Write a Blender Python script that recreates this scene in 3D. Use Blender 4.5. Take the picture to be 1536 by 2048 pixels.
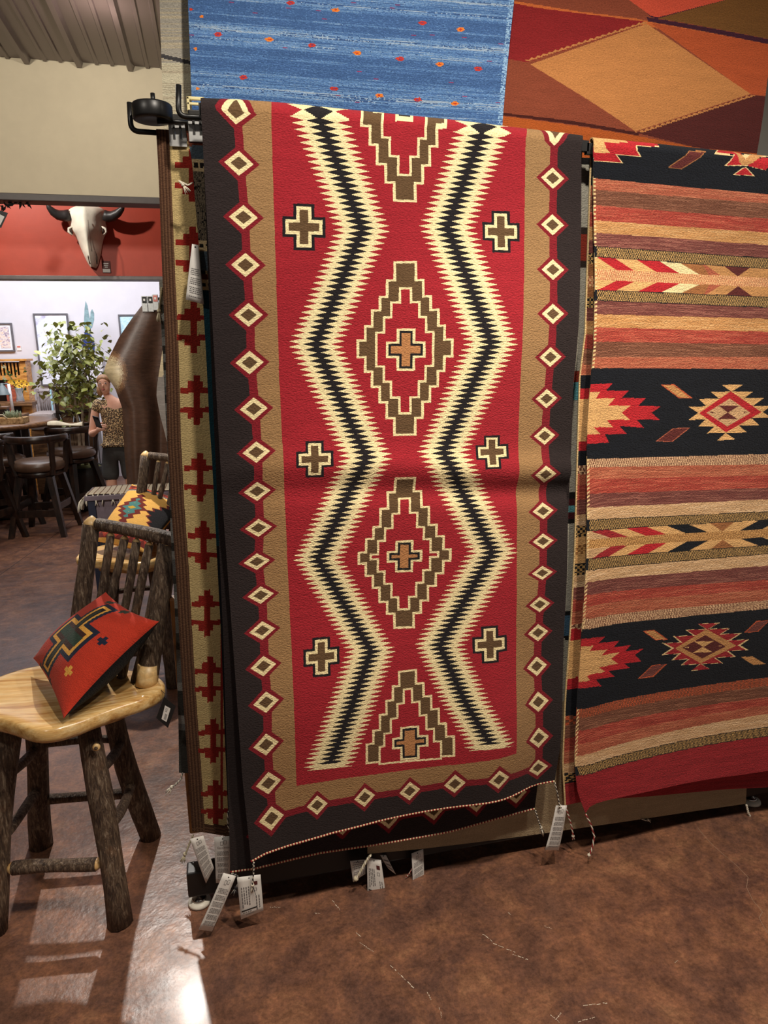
import bpy, bmesh, math, random
import numpy as np
from mathutils import Vector, Matrix, Euler
for o in list(bpy.data.objects): bpy.data.objects.remove(o, do_unlink=True)
random.seed(7); RNG = np.random.default_rng(7)
SC = bpy.context.scene
COL = SC.collection
V = Vector
# ------------------------------------------------------------------ camera
F_PX, CAM_H, PITCH, YAW, ROLL = 1420.0, 1.80, 12.8, 13.2, 0.9
def _cam_axes():
    p, y, r = map(math.radians, (PITCH, YAW, ROLL))
    fwd = np.array([math.sin(y)*math.cos(p), math.cos(y)*math.cos(p), -math.sin(p)])
    right = np.array([math.cos(y), -math.sin(y), 0.0]); up = np.cross(right, fwd)
    ir = math.cos(r)*right - math.sin(r)*up
    iu = math.sin(r)*right + math.cos(r)*up
    return np.array([ir, iu, fwd])
RC = _cam_axes(); CC = np.array([0, 0, CAM_H])
cd = bpy.data.cameras.new('camera'); cam = bpy.data.objects.new('camera', cd); COL.objects.link(cam)
cd.sensor_fit = 'VERTICAL'; cd.sensor_height = 24.0; cd.lens = F_PX/2048*24.0
cd.clip_start = 0.05; cd.clip_end = 60
cam.matrix_world = Matrix([[RC[0][i], RC[1][i], -RC[2][i], CC[i]] for i in range(3)]+[[0,0,0,1]])
SC.camera = cam
# pixel <-> place measurements (used to read positions of the shop off the photograph)
def proj(P):
    q = (np.asarray(P, float)-CC) @ RC.T
    return 768+F_PX*q[..., 0]/q[..., 2], 1024-F_PX*q[..., 1]/q[..., 2]
def ray(x, y): return RC.T @ np.array([(x-768)/F_PX, -(y-1024)/F_PX, 1.0])
def onY(x, y, Y): d = ray(x, y); return CC+d*(Y/d[1])
def onZ(x, y, Z): d = ray(x, y); return CC+d*((Z-CAM_H)/d[2])
# ------------------------------------------------------------------ colour management, world
SC.view_settings.view_transform = 'Standard'; SC.view_settings.look = 'None'
SC.view_settings.gamma = 1.0; SC.view_settings.use_curve_mapping = False
SC.view_settings.exposure = 0.0
w = bpy.data.worlds.new('world'); SC.world = w; w.use_nodes = True
w.node_tree.nodes['Background'].inputs[0].default_value = (1.0, 0.92, 0.84, 1)
w.node_tree.nodes['Background'].inputs[1].default_value = 0.14
# ------------------------------------------------------------------ lamps of the shop, and added fill lights
def spot(name, loc, target, energy, color, angle, blend=0.6, radius=0.05):
    d = bpy.data.lights.new(name, 'SPOT'); d.energy = energy; d.color = color
    d.spot_size = math.radians(angle); d.spot_blend = blend; d.shadow_soft_size = radius
    o = bpy.data.objects.new(name, d); COL.objects.link(o); o.location = loc
    o.rotation_euler = (V(target)-V(loc)).to_track_quat('-Z', 'Y').to_euler(); return o
def area(name, loc, target, energy, color, sx, sy):
    d = bpy.data.lights.new(name, 'AREA'); d.energy = energy; d.color = color
    d.shape = 'RECTANGLE'; d.size = sx; d.size_y = sy
    o = bpy.data.objects.new(name, d); COL.objects.link(o); o.location = loc
    o.rotation_euler = (V(target)-V(loc)).to_track_quat('-Z', 'Y').to_euler(); return o
WARM = (1.0, 0.91, 0.79); NEUT = (1.0, 0.94, 0.86); COOL = (0.88, 0.93, 1.0)
spot('track_light_rug', (0.40, 0.75, 3.45), (0.62, 2.0, 1.0), 130, WARM, 110)
spot('track_light_stripes', (1.75, 0.75, 3.45), (1.6, 2.0, 1.0), 88, WARM, 110)
spot('track_light_floor', (1.0, 0.8, 3.45), (1.05, 1.35, 0.0), 185, (1.0, 0.86, 0.70), 75)
spot('track_light_behind', (-0.48, 5.06, 3.42), (-0.45, 1.9, 0.0), 380, NEUT, 60, 0.5, 0.035)
spot('stool_left_fill', (-1.5, 0.7, 3.40), (-0.35, 2.3, 1.2), 60, WARM, 80, 0.8, 0.06)  # unseen left-front fill, added to lift the dark rug edges by the stool
_pd = bpy.data.lights.new('added_ceiling_glow', 'POINT'); _pd.energy = 11; _pd.color = (1.0, 0.95, 0.86); _pd.shadow_soft_size = 0.03  # unseen point light added to put a glow on the ceiling
_po = bpy.data.objects.new('added_ceiling_glow', _pd); COL.objects.link(_po); _po.location = (-0.43, 4.35, 3.36)
spot('track_light_entry', (-1.5, 1.6, 3.1), (-1.3, 5.2, 3.05), 250, (1.0, 0.94, 0.83), 110, 0.9, 0.1)
spot('track_light_skull', (-1.55, 5.42, 3.45), (-0.85, 6.4, 2.65), 85, NEUT, 110, 0.8, 0.03)
spot('track_light_hide', (-1.3, 3.6, 3.4), (-0.45, 5.0, 1.5), 60, NEUT, 60, 0.8, 0.05)
spot('gallery_front_fill', (-1.55, 6.75, 3.6), (-1.45, 8.4, 1.3), 75, NEUT, 80, 0.8, 0.05)  # unseen fill spot added to brighten the woman's face and the ficus
area('gallery_light_a', (-2.0, 9.4, 3.6), (-2.0, 11.3, 1.7), 95, COOL, 4.0, 0.6)
area('gallery_light_b', (-2.0, 8.2, 3.9), (-2.0, 8.3, 0), 95, (0.95, 0.96, 1.0), 3.0, 1.5)
# ------------------------------------------------------------------ materials
def lin(c):
    c = np.asarray(c, float)/255.0
    return tuple(np.where(c <= 0.04045, c/12.92, ((c+0.055)/1.055)**2.4))
class NT:
    def __init__(s, name):
        s.m = bpy.data.materials.new(name); s.m.use_nodes = True
        s.n = s.m.node_tree.nodes; s.l = s.m.node_tree.links
        s.b = s.n['Principled BSDF']
    def new(s, t, **k):
        n = s.n.new(t)
        for a, v in k.items():
            if a.startswith('i_'):
                n.inputs[a[2:].replace('_', ' ')].default_value = v
            else: setattr(n, a, v)
        return n
    def link(s, a, b): s.l.new(a, b)
    def coords(s, kind='Object', scale=(1, 1, 1), rot=(0, 0, 0)):
        tc = s.new('ShaderNodeTexCoord'); mp = s.new('ShaderNodeMapping')
        mp.inputs['Scale'].default_value = scale; mp.inputs['Rotation'].default_value = rot
        s.link(tc.outputs[kind], mp.inputs['Vector']); return mp.outputs[0]
    def noise(s, vec, scale, detail=3, rough=0.55, dist=0.0):
        n = s.new('ShaderNodeTexNoise'); n.inputs['Scale'].default_value = scale
        n.inputs['Detail'].default_value = detail; n.inputs['Roughness'].default_value = rough
        n.inputs['Distortion'].default_value = dist
        s.link(vec, n.inputs['Vector']); return n.outputs['Fac']
    def ramp(s, fac, stops):
        r = s.new('ShaderNodeValToRGB'); e = r.color_ramp.elements
        while len(e) < len(stops): e.new(0.5)
        for el, (p, c) in zip(e, stops): el.position = p; el.color = (*c, 1) if len(c) == 3 else c
        s.link(fac, r.inputs['Fac']); return r.outputs['Color']
    def mix(s, a, b, fac, mode='MIX'):
        n = s.new('ShaderNodeMix', data_type='RGBA', blend_type=mode)
        for val, idx in ((fac, 0), (a, 6), (b, 7)):
            if hasattr(val, 'links') or isinstance(val, bpy.types.NodeSocket): s.link(val, n.inputs[idx])
            else: n.inputs[idx].default_value = val if idx == 0 else ((*val, 1) if len(val) == 3 else val)
        return n.outputs[2]
    def math(s, op, a, b=None):
        n = s.new('ShaderNodeMath', operation=op)
        for i, val in enumerate((a, b)):
            if val is None: continue
            if isinstance(val, bpy.types.NodeSocket): s.link(val, n.inputs[i])
            else: n.inputs[i].default_value = val
        return n.outputs[0]
    def bump(s, h, strength=0.3, dist=0.01):
        b = s.new('ShaderNodeBump'); b.inputs['Strength'].default_value = strength
        b.inputs['Distance'].default_value = dist; s.link(h, b.inputs['Height'])
        s.link(b.outputs[0], s.b.inputs['Normal'])
    def set(s, **k):
        for a, v in k.items():
            i = s.b.inputs[a.replace('_', ' ')]
            if isinstance(v, bpy.types.NodeSocket): s.link(v, i)
            else: i.default_value = (*v, 1) if (isinstance(v, tuple) and len(v) == 3) else v
MATS = {}
def plain(name, rgb, rough=0.6, metal=0.0, vary=0.12, scale=30, bump=0.0, spec=0.5, **kw):
    """plain surface: one colour with fine procedural mottling"""
    if name in MATS: return MATS[name]
    t = NT(name); c = lin(rgb); v = t.coords('Object')
    f = t.noise(v, scale, 4)
    col = t.ramp(f, [(0.3, tuple(x*(1-vary) for x in c)), (0.7, tuple(min(1, x*(1+vary)) for x in c))])
    t.set(Base_Color=col, Roughness=rough, Metallic=metal); t.b.inputs['Specular IOR Level'].default_value = spec
    if bump: t.bump(t.noise(v, scale*4, 3), bump, 0.004)
    for a, val in kw.items(): t.set(**{a: val})
    MATS[name] = t.m; return t.m
def yarn(name, fine=900.0, heather=0.34, bump=0.55, rough=0.95, streak=(1, 6)):
    """woven wool: colour read from the yarn colour of each stitch run, heathered, with weft relief"""
    t = NT(name)
    at = t.new('ShaderNodeAttribute', attribute_name='yarn')
    uv = t.new('ShaderNodeUVMap', uv_map='weave')
    mp = t.new('ShaderNodeMapping'); mp.inputs['Scale'].default_value = (fine*streak[0]*0.22, fine*streak[1]*0.055, 1)
    t.link(uv.outputs[0], mp.inputs['Vector'])
    n1 = t.noise(mp.outputs[0], 1.0, 3, 0.75, 0.4)
    mp2 = t.new('ShaderNodeMapping'); mp2.inputs['Scale'].default_value = (9, 45, 1)
    t.link(uv.outputs[0], mp2.inputs['Vector'])
    n2 = t.noise(mp2.outputs[0], 1.0, 4, 0.6)
    k = t.math('ADD', t.math('MULTIPLY', t.math('SUBTRACT', n1, 0.5), heather*3.4), t.math('MULTIPLY', t.math('SUBTRACT', n2, 0.5), heather*1.1))
    k = t.math('ADD', k, 1.0)
    comb = t.new('ShaderNodeCombineColor')
    for i in range(3): t.link(k, comb.inputs[i])
    t.set(Base_Color=t.mix(at.outputs['Color'], comb.outputs[0], 1.0, 'MULTIPLY'), Roughness=rough)
    t.b.inputs['Specular IOR Level'].default_value = 0.12
    t.b.inputs['Sheen Weight'].default_value = 0.10; t.b.inputs['Sheen Roughness'].default_value = 0.5
    # weft beads
    mp3 = t.new('ShaderNodeMapping'); mp3.inputs['Scale'].default_value = (160, 330, 1)
    t.link(uv.outputs[0], mp3.inputs['Vector'])
    vo = t.new('ShaderNodeTexVoronoi'); vo.inputs['Scale'].default_value = 1.0; t.link(mp3.outputs[0], vo.inputs['Vector'])
    h = t.math('SUBTRACT', t.math('MULTIPLY', n1, 0.8), t.math('MULTIPLY', vo.outputs['Distance'], 0.7))
    t.bump(h, bump, 0.004)
    MATS[name] = t.m; return t.m
# ------------------------------------------------------------------ object helpers
def link_obj(name, me, mat, parent=None, loc=None):
    o = bpy.data.objects.new(name, me); COL.objects.link(o)
    if mat is not None and not me.materials: me.materials.append(mat)
    if parent is not None: o.parent = parent
    if loc is not None: o.location = loc
    return o
def base_of(parent):
    p = V((0, 0, 0))
    while parent is not None: p = p+parent.location; parent = parent.parent
    return p
def tag(o, label, cat, group=None):
    o['label'] = label; o['category'] = cat
    if group: o['group'] = group
    return o
def thing(name, label, cat, loc=(0, 0, 0), group=None):
    o = bpy.data.objects.new(name, None); COL.objects.link(o); o.location = loc
    o.empty_display_size = 0.1
    return tag(o, label, cat, group)
def structure(o): o['kind'] = 'structure'; return o
class G:
    """collects shapes in place coordinates; build() links them as one mesh object"""
    def __init__(s): s.v = []; s.f = []; s.sm = []
    def add(s, vs, fs, smooth=False):
        k = len(s.v); s.v += [tuple(map(float, p)) for p in vs]
        s.f += [tuple(i+k for i in f) for f in fs]; s.sm += [smooth]*len(fs); return s
    def box(s, lo, hi, bev=0.0, rot=None, piv=None):
        bm = bmesh.new(); bmesh.ops.create_cube(bm, size=1.0)
        lo, hi = V(lo), V(hi); c = (lo+hi)/2; d = hi-lo
        for v in bm.verts: v.co = V((v.co.x*d.x, v.co.y*d.y, v.co.z*d.z))
        if bev > 0:
            bmesh.ops.bevel(bm, geom=bm.edges[:], offset=min(bev, 0.45*min(d)), segments=2, affect='EDGES', profile=0.6)
        R = rot.to_matrix() if isinstance(rot, Euler) else rot
        pv = V(piv) if piv is not None else c
        bm.verts.index_update()
        vs = []
        for v in bm.verts:
            p = v.co+c
            if R is not None: p = R @ (p-pv)+pv
            vs.append(p)
        s.add(vs, [[v.index for v in f.verts] for f in bm.faces]); bm.free(); return s
    def tube(s, pts, rad, n=10, cap=True, jitter=0.0, smooth=True, flat=1.0):
        pts = [V(p) for p in pts]; m = len(pts)
        rads = rad if hasattr(rad, '__len__') else [rad]*m
        t0 = (pts[1]-pts[0]).normalized()
        a = V((0, 0, 1)) if abs(t0.z) < 0.9 else V((1, 0, 0))
        nx = t0.cross(a).normalized(); vs = []
        ph = [random.uniform(-1, 1) for _ in range(n)]
        for i, p in enumerate(pts):
            t = (pts[min(i+1, m-1)]-pts[max(i-1, 0)]).normalized()
            nx = (nx-t*nx.dot(t)).normalized(); ny = t.cross(nx)
            for j in range(n):
                an = 2*math.pi*j/n
                r = rads[i]*(1+jitter*(0.6*ph[j]+0.6*random.uniform(-1, 1))) if jitter else rads[i]
                vs.append(p+nx*(r*math.cos(an))+ny*(r*flat*math.sin(an)))
        fs = [(i*n+j, i*n+(j+1) % n, (i+1)*n+(j+1) % n, (i+1)*n+j) for i in range(m-1) for j in range(n)]
        if cap:
            fs.append(tuple(range(n-1, -1, -1))); fs.append(tuple(range((m-1)*n, m*n)))
        return s.add(vs, fs, smooth)
    def lathe(s, c, prof, n=24, axis='Z', smooth=True):
        c = V(c); vs = []; m = len(prof)
        for r, h in prof:
            for j in range(n):
                a = 2*math.pi*j/n; q = (r*math.cos(a), r*math.sin(a), h)
                if axis == 'Y': q = (q[0], q[2], q[1])
                if axis == 'X': q = (q[2], q[0], q[1])
                vs.append(c+V(q))
        fs = [(i*n+j, i*n+(j+1) % n, (i+1)*n+(j+1) % n, (i+1)*n+j) for i in range(m-1) for j in range(n)]
        fs += [tuple(range(n-1, -1, -1)), tuple(range((m-1)*n, m*n))]
        return s.add(vs, fs, smooth)
    def prism(s, poly, d, bev=False):
        """poly: list of 3-D points (planar); d: thickness vector"""
        n = len(poly); d = V(d); a = [V(p) for p in poly]; vs = a+[p+d for p in a]
        fs = [tuple(range(n-1, -1, -1)), tuple(range(n, 2*n))]+[(i, (i+1) % n, n+(i+1) % n, n+i) for i in range(n)]
        return s.add(vs, fs)
    def grid(s, P, smooth=True, thick=None):
        """P[i][j] points; thick: vector for a second side"""
        m, n = len(P), len(P[0])
        vs = [p for r in P for p in r]
        fs = [(i*n+j, i*n+j+1, (i+1)*n+j+1, (i+1)*n+j) for i in range(m-1) for j in range(n-1)]
        if thick is not None:
            k = m*n; th = V(thick); vs = vs+[V(p)+th for p in vs]
            fs += [tuple(k+a for a in f[::-1]) for f in fs]
            ring = [j for j in range(n)]+[i*n+n-1 for i in range(1, m)]+[(m-1)*n+j for j in range(n-2, -1, -1)]+[i*n for i in range(m-2, 0, -1)]
            fs += [(ring[i], ring[i-1], k+ring[i-1], k+ring[i]) for i in range(len(ring))]
        return s.add(vs, fs, smooth)
    def mesh(s, name, off=V((0, 0, 0)), fix=True):
        me = bpy.data.meshes.new(name)
        me.from_pydata([tuple(V(p)-off) for p in s.v], [], s.f)
        me.polygons.foreach_set('use_smooth', s.sm); me.update()
        if fix:
            bm = bmesh.new(); bm.from_mesh(me); bmesh.ops.recalc_face_normals(bm, faces=bm.faces); bm.to_mesh(me); bm.free()
        return me
    def build(s, name, mat, parent=None, label=None, sub=0, recentre=True):
        if parent is None and recentre and s.v:
            a = np.array(s.v); off = V(((a[:, 0].min()+a[:, 0].max())/2, (a[:, 1].min()+a[:, 1].max())/2, a[:, 2].min()))
            o = link_obj(name, s.mesh(name, off), mat); o.location = off
        else:
            o = link_obj(name, s.mesh(name, base_of(parent)), mat, parent)
        if label: o['label'] = label
        if sub:
            m = o.modifiers.new('subsurf', 'SUBSURF'); m.levels = sub; m.render_levels = sub
        return o
def children(o): return [c for c in COL.objects if c.parent == o]
def copy_tree(o, parent=None):
    c = o.copy(); COL.objects.link(c); c.parent = parent
    for ch in children(o): copy_tree(ch, c)
    return c
# ------------------------------------------------------------------ the room
def floor_mat():
    t = NT('stained_concrete'); v = t.coords('Object')
    big = t.noise(v, 1.3, 5, 0.6, 0.6); mid = t.noise(v, 5.0, 8, 0.75, 0.5); bl = t.noise(v, 15, 10, 0.85, 0.2); fine = t.noise(v, 70, 8, 0.85)
    c1 = t.ramp(mid, [(0.32, lin((64, 46, 42))), (0.45, lin((102, 72, 60))), (0.56, lin((136, 94, 70))), (0.68, lin((172, 126, 92)))])
    c2 = t.ramp(big, [(0.35, lin((84, 62, 58))), (0.65, lin((142, 98, 74)))])
    c = t.mix(c1, c2, 0.40); c = t.mix(c, t.ramp(bl, [(0.40, (0.45, 0.43, 0.42)), (0.50, (0.95, 0.93, 0.9)), (0.62, (1.55, 1.42, 1.3))]), 0.55, 'MULTIPLY')
    c = t.mix(c, t.ramp(fine, [(0.40, (0.5, 0.5, 0.5)), (0.50, (1.0, 1.0, 1.0)), (0.62, (1.45, 1.42, 1.38))]), 0.6, 'MULTIPLY')
    rr = t.ramp(t.noise(v, 9, 5, 0.7), [(0.3, (0.30,)*3), (0.7, (0.46,)*3)])
    t.set(Base_Color=c, Roughness=rr); t.b.inputs['Specular IOR Level'].default_value = 0.5
    t.b.inputs['Coat Weight'].default_value = 0.12; t.b.inputs['Coat Roughness'].default_value = 0.16
    t.bump(t.math('ADD', t.noise(v, 14, 3), t.math('MULTIPLY', t.noise(v, 55, 3), 0.5)), 0.22, 0.01)
    return t.m
fl_ = structure(link_obj('floor', G().box((-8, -3, -0.06), (8, 12.2, 0.0)).mesh('floor'), floor_mat()))
SCR = plain('floor_scratch', (206, 190, 170), 0.7, vary=0.1)
CRK = plain('floor_crack_edge', (150, 122, 100), 0.8); JNT = plain('floor_saw_joint', (44, 30, 26), 0.8)
def floor_line(name, px, wd, mat, z=0.0006):
    pts = [V(onZ(x, y, 0)) for x, y in px]; g = G()
    for a, b in zip(pts[:-1], pts[1:]):
        d = (b-a).normalized(); n = V((-d.y, d.x, 0))*wd/2
        g.add([a-n+V((0, 0, z)), b-n+V((0, 0, z)), b+n+V((0, 0, z)), a+n+V((0, 0, z))], [(0, 1, 2, 3)])
    return g.build(name, mat, fl_)
floor_line('crack', [(1395, 1655), (1405, 1668), (1425, 1690), (1448, 1710), (1472, 1730), (1496, 1755), (1493, 1775), (1505, 1800), (1525, 1824), (1518, 1836), (1534, 1865), (1560, 1890)], 0.0016, CRK)
for q in ([(720, 1885), (748, 1904)], [(712, 1865), (722, 1873)], [(780, 1930), (828, 1976)], [(855, 1985), (862, 2000)], [(966, 1868), (985, 1884)], [(985, 1886), (1030, 1905)], [(1025, 1908), (1056, 1920)], [(1100, 2030), (1120, 2045)], [(1112, 2040), (1122, 2026)], [(1155, 2045), (1190, 2034)], [(1165, 2012), (1215, 2006)], [(1015, 1825), (1022, 1830)], [(1090, 1853), (1104, 1858)], [(540, 1815), (560, 1815)], [(628, 1826), (640, 1827)], [(1350, 1925), (1356, 1921)], [(878, 2015), (884, 2035)], [(665, 1800), (680, 1820)]):
    A_, B_ = np.array(q[0], float), np.array(q[1], float); t_ = 0.0
    while t_ < 1.0:
        l_ = random.uniform(0.05, 0.22); e_ = min(1.0, t_+l_); j_ = np.array([random.uniform(-1.2, 1.2), random.uniform(-1.2, 1.2)])
        floor_line('scratch', [tuple(A_+(B_-A_)*t_+j_), tuple(A_+(B_-A_)*e_+j_*0.3)], random.uniform(0.0008, 0.0030), SCR); t_ = e_+random.uniform(0.0, 0.10)
floor_line('saw_joint', [(-60, 1188), (0, 1150), (90, 1085), (160, 1030), (240, 975)], 0.006, JNT)
# ceiling: ribbed metal sheets
CEILM = plain('ceiling_metal_brown', (86, 70, 68), 0.24, 0.45, 0.06, 6)
cz = 3.555
g = G(); x = -7.0; ce = structure(link_obj('ceiling', G().box((-7, -3, cz+0.03), (7, 5.2, cz+0.06)).mesh('ceiling'), CEILM))
k = 0
pan = None
while x < 3.0:
    wd = 0.30
    prof = [(0, 0), (0.012, -0.032), (0.040, -0.032), (0.052, 0), (0.115, 0), (0.121, -0.010), (0.139, -0.010), (0.145, 0), (0.205, 0), (0.211, -0.010), (0.229, -0.010), (0.235, 0), (0.300, 0)]
    P = [[V((x+a, y, cz+0.012+b)) for a, b in prof] for y in (-3.0, 5.19)]
    G().grid(P, False, (0, 0, 0.004)).build('ceiling_panel', CEILM, ce); x += wd
# beige header wall, red header wall, gallery wall
BEI = plain('beige_paint', (206, 191, 162), 0.85, vary=0.03, scale=12, bump=0.05); REDP = plain('red_paint', (172, 60, 36), 0.55, vary=0.06, scale=10, bump=0.12)
LIL = plain('pale_wall_paint', (216, 210, 214), 0.85, vary=0.03, scale=6); GRYT = plain('grey_metal_trim', (96, 88, 86), 0.45, 0.3); DKT = plain('dark_trim', (70, 58, 52), 0.5)
structure(link_obj('wall_beige_header', G().box((-8, 5.2, 2.80), (4, 5.32, cz+0.05)).mesh('wall_beige_header'), BEI))
structure(link_obj('trim_1', G().box((-8, 5.185, 2.758), (4, 5.335, 2.80), 0.004).mesh('trim_1'), DKT))
structure(link_obj('wall_red_header', G().box((-8, 6.40, 2.425), (4, 6.52, 4.2)).mesh('wall_red_header'), REDP))
structure(link_obj('trim_2', G().box((-8, 6.385, 2.395), (4, 6.535, 2.425), 0.003).mesh('trim_2'), GRYT))
structure(link_obj('wall_back', G().box((-8, 11.3, 0), (4, 11.42, 4.2)).mesh('wall_back'), LIL))
structure(link_obj('wall_left', G().box((-8.1, -3, 0), (-8, 12.2, 4.2)).mesh('wall_left'), BEI))
structure(link_obj('wall_right', G().box((1.90, 2.75, 0), (5.0, 2.87, cz)).mesh('wall_right'), plain('grey_wall_paint', (150, 146, 138), 0.8, vary=0.03)))
structure(link_obj('ceiling_gallery', G().box((-8, 6.52, 4.1), (4, 12.2, 4.2)).mesh('ceiling_gallery'), plain('white_ceiling', (214, 214, 214), 0.9)))
structure(link_obj('ceiling_between', G().box((-8, 5.32, 4.1), (4, 6.52, 4.2)).mesh('ceiling_between'), plain('white_ceiling', (214, 214, 214), 0.9)))
# ------------------------------------------------------------------ woven sheets
def resample(poly, n=60):
    p = np.array(poly, float); s = np.r_[0, np.cumsum(np.hypot(*np.diff(p, axis=0).T))]
    t = np.linspace(0, s[-1], n); return np.c_[np.interp(t, s, p[:, 0]), np.interp(t, s, p[:, 1])]
class Sheet:
    """a hanging cloth: its four edges (photo pixels) laid on the upright plane y = Y"""
    def __init__(s, left, right, Y, top=None, bottom=None, wrinkle=None, K=41, M=400, N=400):
        s.Y = Y; s.K = K; s.M = M; s.N = N
        tl, bl, tr, br = left[0], left[-1], right[0], right[-1]
        top = top or [tl, tr]; bottom = bottom or [bl, br]
        def e(poly):
            return np.array([onY(x, y, Y)[[0, 2]] for x, y in resample(poly)])
        s.L, s.R, s.T, s.B = e(left), e(right), e(top), e(bottom)
        s.wr = wrinkle
    def flat(s, u, v):
        t = np.linspace(0, 1, 60)
        def g(E, q): return np.stack([np.interp(q, t, E[:, 0]), np.interp(q, t, E[:, 1])], -1)
        u = np.asarray(u, float); v = np.asarray(v, float)
        Lv, Rv, Tu, Bu = g(s.L, v), g(s.R, v), g(s.T, u), g(s.B, u)
        U, W = u[..., None], v[..., None]
        lin_t = (1-U)*s.L[0]+U*s.R[0]; lin_b = (1-U)*s.L[-1]+U*s.R[-1]
        return (1-U)*Lv+U*Rv+(1-W)*(Tu-lin_t)+W*(Bu-lin_b)
    def pos(s, u, v):
        q = s.flat(u, v); y = np.full(q.shape[:-1], s.Y)
        if s.wr is not None: y = y+s.wr(np.asarray(u, float), np.asarray(v, float))
        return np.stack([q[..., 0], y, q[..., 1]], -1)
    def cells(s):
        u = (np.arange(s.N)+0.5)/s.N; v = (np.arange(s.M)+0.5)/s.M
        s.U, s.V_ = np.meshgrid(u, v)
        q = s.flat(s.U, s.V_); P = np.stack([q[..., 0], np.full(q.shape[:-1], s.Y), q[..., 1]], -1)
        s.PX, s.PY = proj(P); s.XZ = q
        s.C = np.zeros((s.M, s.N), np.int16); return s
class Paint:
    def __init__(s, sheet, pal):
        s.s = sheet; s.pal = pal; s.keys = list(pal); sheet.cells()
        s.X, s.Y, s.C = sheet.PX, sheet.PY, sheet.C
        s.r0, s.r1 = s.Y.min(1), s.Y.max(1); s.c0, s.c1 = s.X.min(0), s.X.max(0)
    def ix(s, k): return s.keys.index(k)
    def fill(s, k, mask=None):
        if mask is None: s.C[:] = s.ix(k)
        else: s.C[mask] = s.ix(k)
    def window(s, x0, x1, y0, y1):
        r = np.nonzero((s.r1 >= y0) & (s.r0 <= y1))[0]; c = np.nonzero((s.c1 >= x0) & (s.c0 <= x1))[0]
        if len(r) == 0 or len(c) == 0: return None
        return slice(r[0], r[-1]+1), slice(c[0], c[-1]+1)
    def poly(s, pts, k, wob=0.0):
        p = np.array(pts, float); w = s.window(p[:, 0].min(), p[:, 0].max(), p[:, 1].min(), p[:, 1].max())
        if w is None: return
        X, Y = s.X[w], s.Y[w]; ins = np.zeros(X.shape, bool); n = len(p)
        for i in range(n):
            x1, y1 = p[i]; x2, y2 = p[(i+1) % n]
            if y1 == y2: continue
            c = ((y1 > Y) != (y2 > Y)) & (X < (x2-x1)*(Y-y1)/(y2-y1)+x1); ins ^= c
        s.C[w][ins] = s.ix(k)
    def rects(s, rs, k, cx, sl=0.0, grow=(0, 0)):
        """union of rectangles (x0,x1,y0,y1) sheared by the weft slope sl about cx"""
        for x0, x1, y0, y1 in rs:
            x0 -= grow[0]; x1 += grow[0]; y0 -= grow[1]; y1 += grow[1]
            if x1 <= x0 or y1 <= y0: continue
            s.poly([(x0, y0+sl*(x0-cx)), (x1, y0+sl*(x1-cx)), (x1, y1+sl*(x1-cx)), (x0, y1+sl*(x0-cx))], k)
    def colours(s): return np.array([lin(s.pal[k]) for k in s.keys])
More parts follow.
